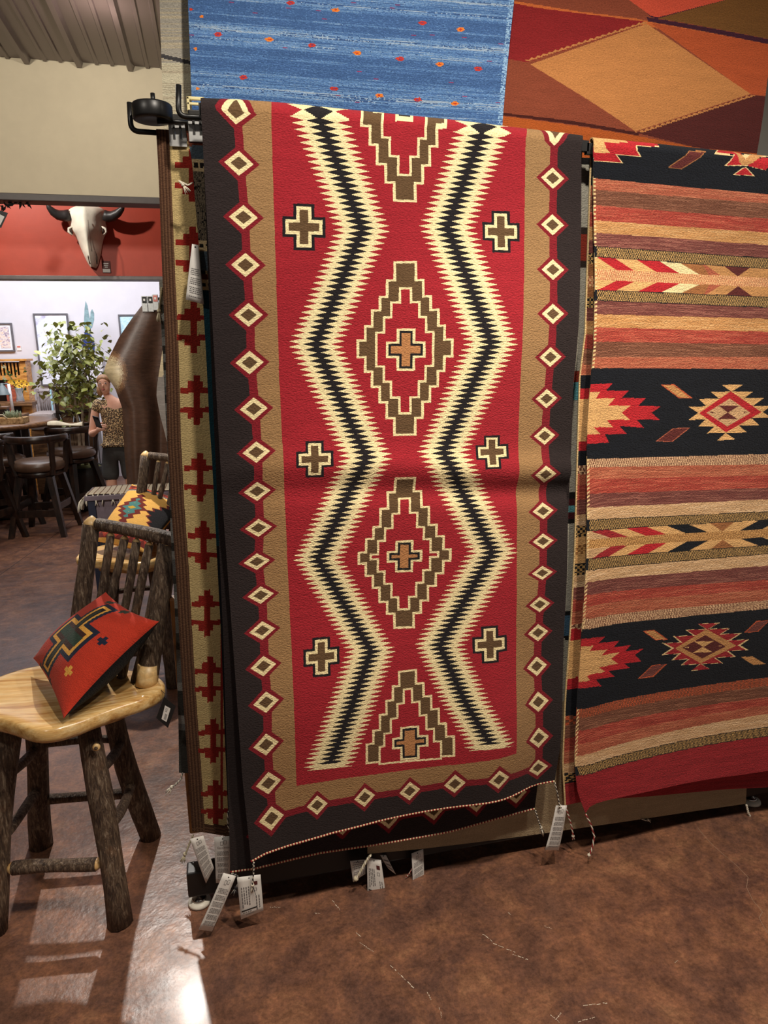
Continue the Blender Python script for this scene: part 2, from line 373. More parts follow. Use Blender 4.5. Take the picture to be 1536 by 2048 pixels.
def cloth_object(name, parts, mat, parent, thick=0.004, back_rgb=(60, 50, 45)):
    """parts: list of (Sheet, Paint or None colour grid, flip) woven row by row; one mesh"""
    VV, FC, UVS, CO, NO = [], [], [], [], []
    nv = 0
    def emit(P4, N4, uv4, col):
        nonlocal nv
        k = len(P4)
        VV.append(P4.reshape(-1, 3)); NO.append(N4.reshape(-1, 3)); UVS.append(uv4.reshape(-1, 2))
        CO.append(np.repeat(col, 4, axis=0)); nv += 4*k
    for sh, C, cols in parts:
        M, N, K = sh.M, sh.N, sh.K
        uc = np.linspace(0, 1, K); vr = np.linspace(0, 1, M+1)
        UU, VVg = np.meshgrid(uc, vr); P = sh.pos(UU, VVg)
        Q = sh.flat(UU, VVg)
        du = np.gradient(P, axis=1); dv = np.gradient(P, axis=0)
        nn = np.cross(dv, du); nn /= np.linalg.norm(nn, axis=-1, keepdims=True)+1e-12
        if nn[0, :, 1].mean() > 0: nn = -nn      # face the room (-y)
        Pf = P+nn*thick*0.5
        arr = np.concatenate([Pf, nn, Q], -1)
        forced = np.unique(np.round(uc*N).astype(int))
        for r in range(M):
            row = C[r]
            cut = np.flatnonzero(np.diff(row))+1
            b = np.unique(np.r_[forced, cut]); ub = b/N
            f = ub*(K-1); i = np.minimum(f.astype(int), K-2); t = (f-i)[:, None]
            a0 = arr[r, i]*(1-t)+arr[r, i+1]*t; a1 = arr[r+1, i]*(1-t)+arr[r+1, i+1]*t
            q = np.stack([a0[:-1], a0[1:], a1[1:], a1[:-1]], 1)
            col = cols[row[b[:-1]]]
            emit(q[..., :3], q[..., 3:6], q[..., 6:8], col)
        # reverse side and edges
        rs = np.unique(np.linspace(0, M, 70).astype(int))
        Pb = (P-nn*thick*0.5)[rs]; Nb = -nn[rs]; Qb = Q[rs]
        bc = np.array([lin(back_rgb)])
        q = np.stack([Pb[:-1, :-1], Pb[1:, :-1], Pb[1:, 1:], Pb[:-1, 1:]], 2).reshape(-1, 4, 3)
        qn = np.stack([Nb[:-1, :-1], Nb[1:, :-1], Nb[1:, 1:], Nb[:-1, 1:]], 2).reshape(-1, 4, 3)
        qu = np.stack([Qb[:-1, :-1], Qb[1:, :-1], Qb[1:, 1:], Qb[:-1, 1:]], 2).reshape(-1, 4, 2)
        # the reverse carries the colour of the weft in front of it
        rc = np.clip(((rs[:-1]+rs[1:])//2), 0, M-1); cc = np.clip(((uc[:-1]+uc[1:])/2*N).astype(int), 0, N-1)
        emit(q, qn, qu, cols[C[np.ix_(rc, cc)]].reshape(-1, 3))
        def rim(A, B, dirv, colr):
            qq = np.stack([A[:-1], A[1:], B[1:], B[:-1]], 1); d = np.broadcast_to(np.array(dirv, float), qq.shape)
            emit(qq, d, np.zeros((len(qq), 4, 2)), colr)
        rr = (rs[:-1]+rs[1:])//2
        rim(Pf[rs, 0], Pb[:, 0], (-1, 0, 0), cols[C[np.clip(rr, 0, M-1), 0]])
        rim(Pf[rs, -1], Pb[:, -1], (1, 0, 0), cols[C[np.clip(rr, 0, M-1), -1]])
        rim(Pf[-1], (P-nn*thick*0.5)[-1], (0, 0, -1), cols[C[-1, cc]])
        rim(Pf[0], (P-nn*thick*0.5)[0], (0, 0, 1), cols[C[0, cc]])
    VA = np.concatenate(VV); NA = np.concatenate(NO); UA = np.concatenate(UVS); CA = np.concatenate(CO)
    q4 = VA.reshape(-1, 4, 3); gn = np.cross(q4[:, 2]-q4[:, 0], q4[:, 3]-q4[:, 1])
    fl = (gn*NA.reshape(-1, 4, 3).mean(1)).sum(1) < 0
    for A_ in (VA, NA, UA):
        A4 = A_.reshape(-1, 4, A_.shape[1]); A4[fl] = A4[fl][:, ::-1]
    n = len(VA)//4; off = np.array(base_of(parent))
    me = bpy.data.meshes.new(name)
    me.vertices.add(4*n); me.loops.add(4*n); me.polygons.add(n)
    me.vertices.foreach_set('co', (VA-off).astype(np.float32).ravel())
    me.loops.foreach_set('vertex_index', np.arange(4*n, dtype=np.int32))
    me.polygons.foreach_set('loop_start', np.arange(0, 4*n, 4, dtype=np.int32))
    uvl = me.uv_layers.new(name='weave'); uvl.data.foreach_set('uv', UA.astype(np.float32).ravel())
    ca = me.color_attributes.new('yarn', 'FLOAT_COLOR', 'CORNER')
    ca.data.foreach_set('color', np.c_[CA, np.ones(len(CA))].astype(np.float32).ravel())
    me.update(calc_edges=True)
    me.polygons.foreach_set('use_smooth', np.ones(n, bool))
    me.normals_split_custom_set_from_vertices(NA.astype(np.float32).tolist())
    return link_obj(name, me, mat, parent)
class Fold:
    """the turn of a draped cloth over its rail, from the front sheet's top edge to the back sheet's"""
    def __init__(s, fr, bk, M=28):
        s.M, s.N, s.K = M, fr.N, fr.K; s.fr, s.bk = fr, bk
    def flat(s, u, v):
        q = s.fr.flat(u, np.zeros_like(np.asarray(u, float))); v = np.asarray(v, float)
        return np.stack([q[..., 0], q[..., 1]+v*0.06], -1)
    def pos(s, u, v):
        u = np.asarray(u, float); v = np.asarray(v, float)
        A = s.fr.pos(u, np.zeros_like(u)); Bq = s.bk.flat(u, np.zeros_like(u))
        r = (s.bk.Y-A[..., 1])/2; a = math.pi*v
        y = A[..., 1]+r*(1-np.cos(a)); z = A[..., 2]+(Bq[..., 1]-A[..., 2])*v+r*0.8*np.sin(a)
        x = A[..., 0]*(1-v)+Bq[..., 0]*v
        return np.stack([x, y, z], -1)

class Lower:
    """the part of a sheet below its first r0 rows (those rows turn over the rail)"""
    def __init__(s, sh, r0): s.sh, s.v0 = sh, r0/sh.M; s.M, s.N, s.K, s.Y = sh.M-r0, sh.N, sh.K, sh.Y
    def flat(s, u, v): return s.sh.flat(u, s.v0+(1-s.v0)*np.asarray(v, float))
    def pos(s, u, v): return s.sh.pos(u, s.v0+(1-s.v0)*np.asarray(v, float))
def turn_rows(C, r0, rows=28):
    up = C[:r0][::-1][np.linspace(0, r0-1, rows//2).astype(int)]
    return np.concatenate([up, np.repeat(up[-1:], rows-rows//2, 0)])
WOOL = yarn('wool_weave'); WOOLS = yarn('wool_weave_heathered', heather=0.62, bump=0.6, streak=(0.9, 8)); COTTON = yarn('cotton_weave', heather=0.36, bump=0.6)
def zz(ox, oy, s):
    return lambda pts: [(ox+x/s, oy+y/s) for x, y in pts]
def wr(*terms, edge=0.0):
    """soft folds: terms (amp, ku, kv, phase)"""
    def f(u, v):
        y = 0*u
        for a, ku, kv, ph in terms: y = y+a*np.sin(2*math.pi*(ku*u+kv*v)+ph)
        return y
    return f
def fold_cols(C, rows=28): return C[0:rows*2:2]
# paper tags and yarn tassels ---------------------------------------------------
PAPER = plain('tag_paper', (226, 222, 216), 0.7, vary=0.03); INK = plain('tag_ink', (112, 108, 108), 0.8); DARKINK = plain('tag_dark_print', (22, 20, 22), 0.7)
BROWNPRINT = plain('tag_brown_print', (86, 34, 30), 0.7)
def quad_pt(q, u, v): 
    a = q[0]*(1-u)+q[1]*u; b = q[3]*(1-u)+q[2]*u; return a*(1-v)+b*v
def paper_tag(parent, px, Y, lines=12, side_print=False, name=None, bar=False, title=None, tilt=0.0, logo=True, start=0.24, cols=1):
    q = [onY(x, y, Y+d) for (x, y), d in zip(px, (0, tilt, tilt, 0))]
    bow = 0.004
    P = [[V(quad_pt(q, u, v))+V((0, -bow*math.sin(math.pi*v), 0)) for u in np.linspace(0, 1, 5)] for v in np.linspace(0, 1, 9)]
    # front sheet with clipped corners at the top
    t = G(); t.grid(P, True, (0, 0.0006, 0)).build('price_tag', PAPER, parent)
    tagobj = children(parent)[-1]
    pr = G()
    def strip(u0, u1, v0, v1):
        pts = [V(quad_pt(q, u, v))+V((0, -bow*math.sin(math.pi*v)-0.0008, 0)) for u, v in ((u0, v0), (u1, v0), (u1, v1), (u0, v1))]
        pr.add(pts, [(0, 1, 2, 3)])
    rnd = random.Random(int(px[0][0]*7))
    if not side_print:
        n = 0; v = start; dv = (0.94-start)/lines
        for i in range(lines):
            if i % 5 != 4:
                u = 0.12+0.06*rnd.random()
                while u < 0.86:
                    wd = 0.04+0.08*rnd.random(); strip(u, min(0.9, u+wd), v, v+dv*0.42); u += wd+0.03
            v += dv
    else:
        for c in np.linspace(0.12, 0.42, 4):
            v = 0.24
            while v < 0.66:
                wd = 0.03+0.06*rnd.random(); strip(c, c+0.045, v, v+wd); v += wd+0.02
        for c in (0.72, 0.84):
            v = 0.5
            while v < 0.86:
                wd = 0.03+0.06*rnd.random(); strip(c, c+0.04, v, v+wd); v += wd+0.02
        for k in range(14):
            u = 0.24+k*0.026; strip(u, u+0.012, 0.91, 0.945)
        for k in range(4): strip(0.12+0.1*k, 0.19+0.1*k, 0.855, 0.875)
    if logo:
        for (u0, v0) in ((0.36, 0.10), (0.56, 0.08)) if not side_print else ((0.62, 0.3),):
            for a in ((u0, u0+0.17, v0, v0+0.006), (u0, u0+0.17, v0+0.07, v0+0.076), (u0, u0+0.02, v0, v0+0.076), (u0+0.15, u0+0.17, v0, v0+0.076)): strip(*a)
    pr.build('print', INK, tagobj)
    if bar:
        b = G(); sav, pr2 = pr, b
        pts = [V(quad_pt(q, u, v))+V((0, -bow*math.sin(math.pi*v)-0.0008, 0)) for u, v in ((0.06, 0.795), (0.74, 0.795), (0.74, 0.825), (0.06, 0.825))]
        b.add(pts, [(0, 1, 2, 3)]).build('price_bar', DARKINK, tagobj)
        pts = [V(quad_pt(q, u, v))+V((0, -bow*math.sin(math.pi*v)-0.0008, 0)) for u, v in ((0.62, 0.14), (0.84, 0.14), (0.84, 0.23), (0.62, 0.23))]
        G().add(pts, [(0, 1, 2, 3)]).build('colour_patch', BROWNPRINT, tagobj)
    h = V(quad_pt(q, 0.5, 0.045))+V((0, -0.0012, 0))
    G().add([h+V((0.0022*math.cos(a), 0, 0.0022*math.sin(a))) for a in np.linspace(0, 2*math.pi, 11)[:-1]], [tuple(range(10))]).build('punched_hole', DARKINK, tagobj)
    if title:
        cu = bpy.data.curves.new('title', 'FONT'); cu.body = title; cu.size = 0.0105; cu.align_x = 'CENTER'
        to = bpy.data.objects.new('tmp', cu); COL.objects.link(to)
        dg = bpy.context.evaluated_depsgraph_get(); me = bpy.data.meshes.new_from_object(to.evaluated_get(dg))
        bpy.data.objects.remove(to)
        ax = V(q[1]-q[0]).normalized(); az = V(q[0]-q[3]).normalized(); o0 = V(quad_pt(q, 0.55, 0.235))+V((0, -0.0045, 0))
        off = base_of(tagobj)
        for vert in me.vertices: vert.co = o0+ax*vert.co.x+az*vert.co.y-off
        me.materials.clear(); link_obj('title_lettering', me, INK, tagobj)
    return tagobj
YW = plain('tassel_white_yarn', (232, 224, 205), 0.95); YD = plain('tassel_dark_yarn', (38, 36, 42), 0.95); YR = plain('tassel_red_yarn', (150, 40, 42), 0.95)
YG = plain('tassel_grey_yarn', (150, 146, 138), 0.95); YT = plain('tassel_cream_yarn', (196, 186, 158), 0.95)
def tassel(parent, px, Y, mats=(YW, YD), r=0.0022, fray=0.022, spread=0.012, twist=6):
    pts = [V(onY(x, y, Y)) for x, y in px]
    # smooth the path
    q = []
    for i in range(len(pts)-1):
        for t in np.linspace(0, 1, 7)[:-1]: q.append(pts[i].lerp(pts[i+1], t))
    q.append(pts[-1])
    root = None
    for k, m in enumerate(mats):
        g = G(); hel = []
        for i, p in enumerate(q):
            a = twist*2*math.pi*i/len(q)+k*2*math.pi/len(mats)
            hel.append(p+V((math.cos(a)*r*0.6, math.sin(a)*r*0.6-0.002, 0)))
        g.tube(hel, r*0.85, 6)
        if k == 0: root = g.build('tassel_cord', m, parent)
        else: g.build('strand', m, root)
    e = q[-1]; d = (q[-1]-q[-3]).normalized()
    if fray:
        kn = G(); kn.lathe(e, [(0.001, -r*2), (r*2.0, -r), (r*2.2, 0), (r*1.8, r*1.4), (0.001, r*2)], 8); kn.build('knot', mats[0], root)
        for k, m in enumerate(mats[:2]):
            g = G()
            for i in range(6 if k == 0 else 3):
                a = random.uniform(-1, 1); dn = (d+V((a*spread/fray, random.uniform(-.3, .3), random.uniform(-.4, 0)))).normalized()
                g.tube([e, e+dn*fray*0.6, e+dn*fray*random.uniform(0.8, 1.1)+V((0, 0, -0.002))], [r*0.55, r*0.45, r*0.3], 5)
            g.build('frayed_end', m, root)
    return root
# ================================================================== the big red rug
PAL = dict(dark=(46, 38, 38), red=(164, 40, 50), dred=(132, 32, 42), tan=(160, 124, 84), brown=(102, 78, 54), cream=(248, 230, 178), black=(36, 33, 36), orange=(186, 130, 84))
YF, YBK = 1.97, 2.02
def crease(u, v):
    y = 0.009*np.sin(2*math.pi*(1.6*v+0.25*u)+0.6)+0.008*np.sin(2*math.pi*(3.1*v-0.5*u)+1.9)*v
    y = y-0.017*np.exp(-((v-0.500-0.03*(u-0.5))/0.022)**2)*(0.25+0.75*u)
    y = y+0.013*np.exp(-((v-0.535-0.03*(u-0.5))/0.018)**2)*(0.25+0.75*u)
    y = y-0.016*np.exp(-((u-0.80)/0.10)**2)*np.clip((v-0.62)/0.25, 0, 1)
    y = y+0.012*np.exp(-((u-0.90-0.25*(v-0.85))/0.05)**2)*np.clip((v-0.70)/0.2, 0, 1)
    y = y+0.004*np.sin(2*math.pi*(2.2*u)+0.7)*np.clip(v-0.1, 0, 1)
    y = y-0.006*np.clip(v-0.5, 0, 1)*np.sin(2*math.pi*(5*v+0.8*u))
    return y
front = Sheet([(401, 204), (416, 480), (431, 760), (446, 1020), (466, 1290), (485, 1560), (502, 1722)],
              [(1165, 278), (1161, 450), (1154, 640), (1145, 780), (1140, 960), (1134, 1150), (1128, 1290), (1117, 1490), (1109, 1562)], YF,
              top=[(401, 204), (480, 205), (560, 212), (700, 226), (900, 245), (1040, 262), (1120, 270), (1165, 278)],
              bottom=[(502, 1722), (530, 1707), (577, 1690), (665, 1662), (760, 1640), (860, 1620), (1000, 1592), (1109, 1562)], wrinkle=crease, M=1500, N=900)
p = Paint(front, PAL); p.fill('dark')
LD = [(472, 222), (478, 325), (487, 434), (491, 530), (497, 630), (499, 725), (507, 817), (512, 903), (514, 982), (517, 1056), (514, 1125), (522, 1193), (525, 1264), (527, 1334), (532, 1404), (532, 1488), (537, 1567), (543, 1638)]
RD = [(1110, 268), (1106, 356), (1104, 450), (1103, 540), (1102, 628), (1098, 714), (1093, 797), (1091, 872), (1090, 948), (1088, 1023), (1087, 1083), (1085, 1146), (1080, 1209), (1077, 1266), (1074, 1333), (1075, 1402), (1075, 1473), (1075.5, 1535)]
BD = [(543, 1638), (634, 1608), (728, 1591), (818, 1579), (906, 1561), (990.5, 1548), (1075.5, 1535)]
def xat(pts, y): 
    a = np.array(pts); return np.interp(y, a[:, 1], a[:, 0])
lc = xat(LD, p.Y)+3.0; rc = xat(RD, p.Y)+1.0
bx = np.array(BD); byl = np.interp(p.X, bx[:, 0], bx[:, 1])
inner = (p.X > lc) & (p.X < rc) & (p.Y < byl)
p.fill('tan', inner)
def near(y): return np.clip((y-1200)/300, 0, 1)
band = ((np.abs(p.X-lc) < 8.5) & (p.Y < byl+6)) | ((np.abs(p.X-rc) < 7.5) & (p.Y < byl+6)) | ((np.abs(p.Y-byl) < 6.5) & (p.X > lc-6) & (p.X < rc+6))
p.fill('dred', band)
# red field
fl = np.interp(p.Y, [200, 760, 1280, 1571], [542, 558, 583, 593]); fr_ = np.interp(p.Y, [263, 760, 1290, 1498], [1053.6, 1039, 1031.6, 1025])
fb = np.interp(p.X, [593, 680, 800, 920, 1025], [1571, 1554, 1538, 1519, 1497])
p.fill('red', (p.X > fl) & (p.X < fr_) & (p.Y < fb))
def rug_diamond(c, sl, rw, rh, hw, hh):
    for k, a, b in (('dred', rw, rh*1.16), ('cream', rw*0.71, rh*0.77), ('brown', rw*0.41, rh*0.42)):
        p.poly([(c[0]-a, c[1]-sl*a), (c[0], c[1]-b), (c[0]+a, c[1]+sl*a), (c[0], c[1]+b)], k)
def slope_at(y): return float(np.interp(y, [220, 325, 480, 630, 800, 900, 1050, 1200, 1334, 1500, 1640], [0.09, 0.05, 0.02, -0.003, -0.033, -0.05, -0.06, -0.085, -0.12, -0.16, -0.19]))
for c in LD: rug_diamond(c, slope_at(c[1])*1.6, np.interp(c[1], [222, 1640], [42, 35]), np.interp(c[1], [222, 800, 1125, 1200, 1400, 1500, 1640], [33, 30, 22, 23, 27, 29, 31]), 0, 0)
for c in RD: rug_diamond(c, slope_at(c[1]*1.0)*1.3, np.interp(c[1], [222, 1540], [33, 28]), np.interp(c[1], [222, 800, 1083, 1146, 1333, 1473, 1540], [29, 25, 20, 18, 25, 26, 22]), 0, 0)
for c in BD[1:-1]: rug_diamond(c, -0.22, 29, 25, 0, 0)
# zigzags: black spine, cream and red serrations
ZL = [(220, 634), (380, 696), (460, 724), (690, 630), (913, 731), (1120, 637), (1303, 742), (1528, 657)]
ZR = [(257, 968), (455, 894), (686, 979), (905, 886), (1104, 985), (1292, 880), (1400, 927), (1478, 973)]
zh = p.s.XZ[..., 1]; ztop = zh.max()
vphase = (ztop-zh)/0.0150
for Z, end in ((ZL, 1534), (ZR, 1487)):
    a = np.array(Z, float); cx = np.interp(p.Y, a[:, 0], a[:, 1]); d = p.X-cx
    sc = np.interp(p.Y, [220, 700, 1500], [1.08, 1.0, 0.92])
    t1 = np.abs(((vphase-d*0.0012) % 1.0)*2-1)            # 1 at tooth tip
    t2 = 1-t1
    lim = p.Y < end-(d*0.13)
    p.fill('cream', (np.abs(d) < (30+25*t2)*sc) & lim)
    p.fill('black', (np.abs(d) < (3.5+23*t1)*sc) & (p.Y < end-10-(d*0.13)))
# small crosses
def small_cross(cx, cy, hw, hh, sl, kin='brown', order=('black', 'cream')):
    v, h = (cx-hw*0.49, cx+hw*0.49, cy-hh, cy+hh), (cx-hw, cx+hw, cy-hh*0.44, cy+hh*0.44)
    e = hw*0.15; f = hh*0.15
    p.rects([v, h], order[0], cx, sl); p.rects([v, h], order[1], cx, sl, (-hw*0.14, -hh*0.12)); p.rects([v, h], kin, cx, sl, (-hw*0.29, -hh*0.26))
for c in ((608, 454, 43, 47, .03), (1001, 464, 37, 42, .03), (628, 917, 37, 36, -.03), (984, 904, 33, 33, -.04), (643, 1314, 36, 38, -.10), (978, 1287, 34, 36, -.09)): small_cross(*c)
# stepped medallions (nested rectangles measured in enlarged crops)
def medallion(z, outer, inner, cross, sl, ds=5.2):
    def cv(rs): return [(*[z([(r[0], 0)])[0][0]], z([(r[1], 0)])[0][0], z([(0, r[2])])[0][1], z([(0, r[3])])[0][1]) if False else (z([(r[0], r[2])])[0][0], z([(r[1], r[3])])[0][0], z([(r[0], r[2])])[0][1], z([(r[1], r[3])])[0][1]) for r in rs]
    o, i = cv(outer), cv(inner); cx = (o[0][0]+o[0][1])/2
    p.rects(o, 'cream', cx, sl); p.rects(o, 'brown', cx, sl, (-ds, -ds*0.85))
    p.rects(i, 'cream', cx, sl); p.rects(i, 'red', cx, sl, (-ds*0.9, -ds*0.8))
    if cross:
        c = cv(cross); p.rects(c, 'cream', cx, sl); p.rects(c, 'black', cx, sl, (-ds, -ds*0.85)); p.rects(c, 'orange', cx, sl, (-ds*1.9, -ds*1.75))
T = -3000
medallion(zz(680, 220, 5.908), [(630, 910, T, 1085), (530, 1000, T, 870), (430, 1085, T, 655), (345, 1170, T, 425), (245, 1265, T, 205)],
          [(680, 855, T, 775), (580, 950, T, 555), (490, 1035, T, 335), (385, 1135, T, 95)], None, .03, 5.6)
w0 = zz(680, 220, 5.908); p.poly(w0([(655, 40), (865, 60), (865, 165), (655, 150)]), 'cream'); p.poly(w0([(695, 40), (830, 60), (830, 128), (695, 118)]), 'black')
medallion(zz(680, 480, 4.877), [(515, 745, 210, 1910), (440, 815, 385, 1745), (370, 885, 545, 1590), (295, 960, 675, 1440), (228, 1020, 830, 1290), (155, 1095, 965, 1150)],
          [(565, 695, 465, 1700), (480, 775, 600, 1545), (410, 840, 745, 1390), (335, 910, 890, 1240)], [(545, 725, 865, 1275), (440, 825, 990, 1150)], -.01)
medallion(zz(680, 920, 5.535), [(600, 840, 185, 1880), (520, 920, 345, 1725), (435, 1000, 520, 1590), (360, 1085, 720, 1430), (280, 1165, 850, 1290), (200, 1240, 1000, 1150)],
          [(645, 790, 420, 1680), (570, 870, 580, 1545), (490, 945, 740, 1390), (415, 1020, 880, 1250), (335, 1105, 1030, 1105)], [(620, 820, 895, 1255), (525, 920, 1010, 1140)], -.04, 5.0)
medallion(zz(680, 1290, 3.413), [(395, 525, 170, 770), (350, 575, 262, 770), (305, 625, 352, 770), (260, 675, 440, 770), (215, 720, 540, 770), (170, 770, 628, 770)],
          [(425, 495, 290, 785), (380, 545, 382, 785), (335, 590, 475, 785), (290, 640, 570, 785), (258, 685, 655, 785)], [(405, 535, 545, 770), (350, 595, 612, 690)], -.11, 4.6)
p.fill('red', (p.X > fl) & (p.X < fr_) & (p.Y < fb) & (p.Y > z if False else (p.X > 740) & (p.X < 890) & (p.Y > 1500) & (p.C == p.ix('red'))))
# the bottom tan band is laid over whatever the nested inner rectangles covered
p.fill('tan', inner & ~((p.X > fl) & (p.X < fr_) & (p.Y < fb)) & ~band & (p.Y > 1480) & (p.C == p.ix('red')))
main = thing('red_rug', 'large red rug with dark diamond border, cream zigzags and stepped medallions, draped over rail', 'rug', tuple(V(onY(800, 1640, YF))))
back = Sheet([(403, 206), (424, 760), (447, 1290), (461, 1744)], [(1166, 280), (1130, 1150), (1085, 1500), (1070, 1623)], YBK,
             top=[(403, 206), (560, 214), (900, 247), (1166, 280)],
             bottom=[(461, 1744), (510, 1738), (640, 1706), (760, 1686), (900, 1662), (1070, 1618)], wrinkle=wr((0.004, 1.2, 1.0, 0.4)), M=700, N=600)
pb = Paint(back, PAL); pb.fill('dark')
p_save = p; p = pb
bd2 = [(521, 1668), (600, 1662), (685, 1650), (777, 1636), (867, 1619), (953, 1604), (1033, 1588)]
a2 = np.array(bd2); yb2 = np.interp(p.X, a2[:, 0], a2[:, 1]); p.fill('tan', (p.Y < yb2) & (p.X > 521) & (p.X < 1033)); p.fill('dred', (np.abs(p.Y-yb2) < 6) & (p.X > 521) & (p.X < 1033))
for c in bd2: rug_diamond(c, -.2, 29, 25, 0, 0)
p = p_save
R0 = 15; low = Lower(front, R0); fo = Fold(low, back)
cloth_object('woven_cloth', [(low, front.C[R0:], p.colours()), (fo, turn_rows(front.C, R0), p.colours()), (back, back.C, pb.colours())], WOOL, main)
def hem(sheet, parent, rgb_a, rgb_b, n, r=0.0042, name='whipped_hem', v=1.0):
    """whipped yarn edging: wrapped loops of alternating colour along an edge"""
    u = np.linspace(0, 1, n+1); P = sheet.pos(u, np.full(n+1, v))
    ga, gb = G(), G()
    for i in range(n):
        (ga if i % 2 else gb).tube([P[i], P[i+1]], r, 6, cap=True, smooth=True)
    a = ga.build(name, rgb_a, parent); gb.build(name, rgb_b, parent)
CREAMY = plain('hem_cream_yarn', (238, 214, 170), 0.95); REDY = plain('hem_red_yarn', (150, 40, 44), 0.95)
hem(front, main, CREAMY, REDY, 200); hem(back, main, CREAMY, REDY, 200)
tassel(main, [(507, 1724), (507, 1745), (505, 1770)], YF-0.012, (YW, YD), 0.0026, 0.03, 0.018)
tassel(main, [(1109, 1565), (1115, 1590), (1119, 1612)], YF-0.004, (YW, YD), 0.0022, 0.012)
tassel(main, [(1070, 1620), (1076, 1640), (1082, 1655)], YBK-0.006, (YW, YD), 0.0026, 0.03, 0.016)
tassel(main, [(463, 1746), (473, 1749), (480, 1758), (472, 1775)], YBK-0.02, (YD, YG), 0.0024, 0.03, 0.02)
paper_tag(main, [(474, 1755), (521, 1749), (527, 1821), (482, 1839)], YF-0.004, side_print=True, bar=True)
paper_tag(main, [(447, 1746), (472, 1752), (424, 1863), (397, 1859)], YF-0.006, lines=30, tilt=0.0)
# ================================================================== striped rug
PS = dict(black=(24, 27, 34), salmon=(176, 96, 72), brown=(120, 76, 58), salred=(168, 70, 58), tan=(200, 146, 92), mauve=(120, 68, 62), salmon_v=(196, 120, 90), brown_v=(146, 98, 76), salred_v=(190, 96, 76), tan_v=(216, 168, 114), mauve_v=(148, 94, 82), pale_v=(226, 190, 148), redb_v=(150, 40, 46), cka=(30, 30, 32), ckb=(200, 160, 100), pka=(200, 120, 86), pkb=(240, 196, 140), cream=(240, 222, 168), red=(186, 40, 48), lt=(224, 176, 116), dk=(96, 44, 42), pale=(208, 168, 124), tbr=(164, 108, 66), redb=(162, 44, 50), pca=(120, 76, 60), pcb=(236, 196, 152), edge=(236, 206, 150), tca=(150, 104, 60), tcb=(222, 172, 108), oran=(196, 92, 58))
YS, YSB = 1.97, 2.02
def scr(u, v): 
    return 0.010*np.sin(2*math.pi*(1.1*v+0.35*u)+0.3)+0.006*np.sin(2*math.pi*(2.4*v-0.3*u)+1.2)-0.03*np.clip(v-0.72, 0, 1)*np.sin(2*math.pi*(1.5*u)+0.4)
sfront = Sheet([(1190, 279), (1191, 553), (1188, 700), (1176, 846), (1172, 986), (1168, 1104), (1161, 1235), (1155, 1397), (1150, 1529), (1156, 1587), (1171, 1626)],
               [(1760, 345), (1775, 740), (1775, 1000), (1775, 1300), (1770, 1503)], YS,
               top=[(1190, 279), (1320, 290), (1431, 303), (1536, 315), (1760, 345)],
               bottom=[(1171, 1626), (1180, 1610), (1210, 1600), (1266, 1589), (1363, 1573), (1492, 1554), (1536, 1545), (1770, 1503)], wrinkle=scr, M=1000, N=720)
BANDS = [(-900, -900, 'black'), (354, 386, 'salmon'), (377, 405, 'brown'), (408, 436, 'salred'), (439, 464, 'tan'), (464, 489, 'mauve'), (491, 515, 'CKD'), (513, 538, 'CV1'), (537, 556, 'CKP'), (559, 575, 'CV1'), (579, 594, 'CKD'), (601, 616, 'mauve'), (628, 638, 'tan'), (654, 664, 'salred'), (683, 689, 'brown'), (714, 714, 'salmon'), (736, 738, 'black'), (917.6, 907, 'CKL'), (934, 928, 'salmon'), (957, 951, 'salred'), (986, 975, 'mauve'), (1013, 998, 'pale'), (1036, 1022, 'CKD'), (1058, 1039, 'CV2'), (1074, 1057, 'CKT'), (1091, 1073, 'CV2'), (1110, 1089, 'CKD'), (1133, 1107, 'pale'), (1155, 1130, 'mauve'), (1180, 1158, 'salred'), (1202, 1177, 'salmon'), (1227, 1199, 'CKL'), (1247, 1216.5, 'black'), (1405, 1357, 'CKO'), (1423, 1375, 'brown'), (1448, 1398, 'salred'), (1474, 1415, 'salmon'), (1497, 1432, 'pale'), (1518, 1458, 'CKD'), (1537, 1477, 'redb'), (9999, 9999, 'redb')]
HEX = (0.35, 0.0)
def stripe_paint(sheet, dyl=0.0, x0=1185.0, bands=BANDS, motifs=True):
    P = Paint(sheet, PS); t = (P.X-x0)/(1536-x0)
    bend = 10*np.exp(-np.clip(P.X-x0, 0, None)/45.0)*np.clip((P.Y-1000)/400, 0, 1)
    Yv = P.Y-dyl
    ys = [b[0]+(b[1]-b[0])*t+bend for b in bands]
    idx = np.zeros(P.X.shape, int)
    for i, yb in enumerate(ys): idx[Yv > yb] = i
    col_i = np.arange(sheet.N)[None, :]
    mm = sheet.XZ[..., 0]
    cell = np.floor(mm/0.0030).astype(int)
    for i, b in enumerate(bands[:-1]):
        m = idx == i
        if not m.any(): continue
        f = (Yv-ys[i])/(ys[i+1]-ys[i]+1e-6); k = b[2]
        if k.startswith('CK'):
            a, c, rows = dict(CKD=('cka', 'ckb', 5), CKP=('pka', 'pkb', 4), CKL=('pca', 'pcb', 3), CKT=('tca', 'tcb', 4), CKO=('oran', 'brown', 3))[k]
            rowi = np.floor(f*rows).astype(int); q = ((cell+rowi) % 2 == 0)
            P.fill(a, m); P.fill(c, m & q)
            if k == 'CKD': P.fill(a, m & ((f < 0.06) | (f > 0.94)))
        elif k.startswith('CV'):
            P.fill('tbr' if k == 'CV1' else 'lt', m)
        else:
            P.fill(k, m)
            if k+'_v' in PS:
                st_ = np.zeros(P.C.shape, bool)
                for r_ in np.nonzero(m.any(1))[0]:
                    c_ = 0
                    while c_ < sheet.N:
                        l_ = int(RNG.integers(8, 70))
                        if RNG.random() < 0.30: st_[r_, c_:c_+l_] = True
                        c_ += l_
                P.fill(k+'_v', m & st_)
    return P, idx, ys, Yv
ps, sidx, sys_, _ = stripe_paint(sfront)
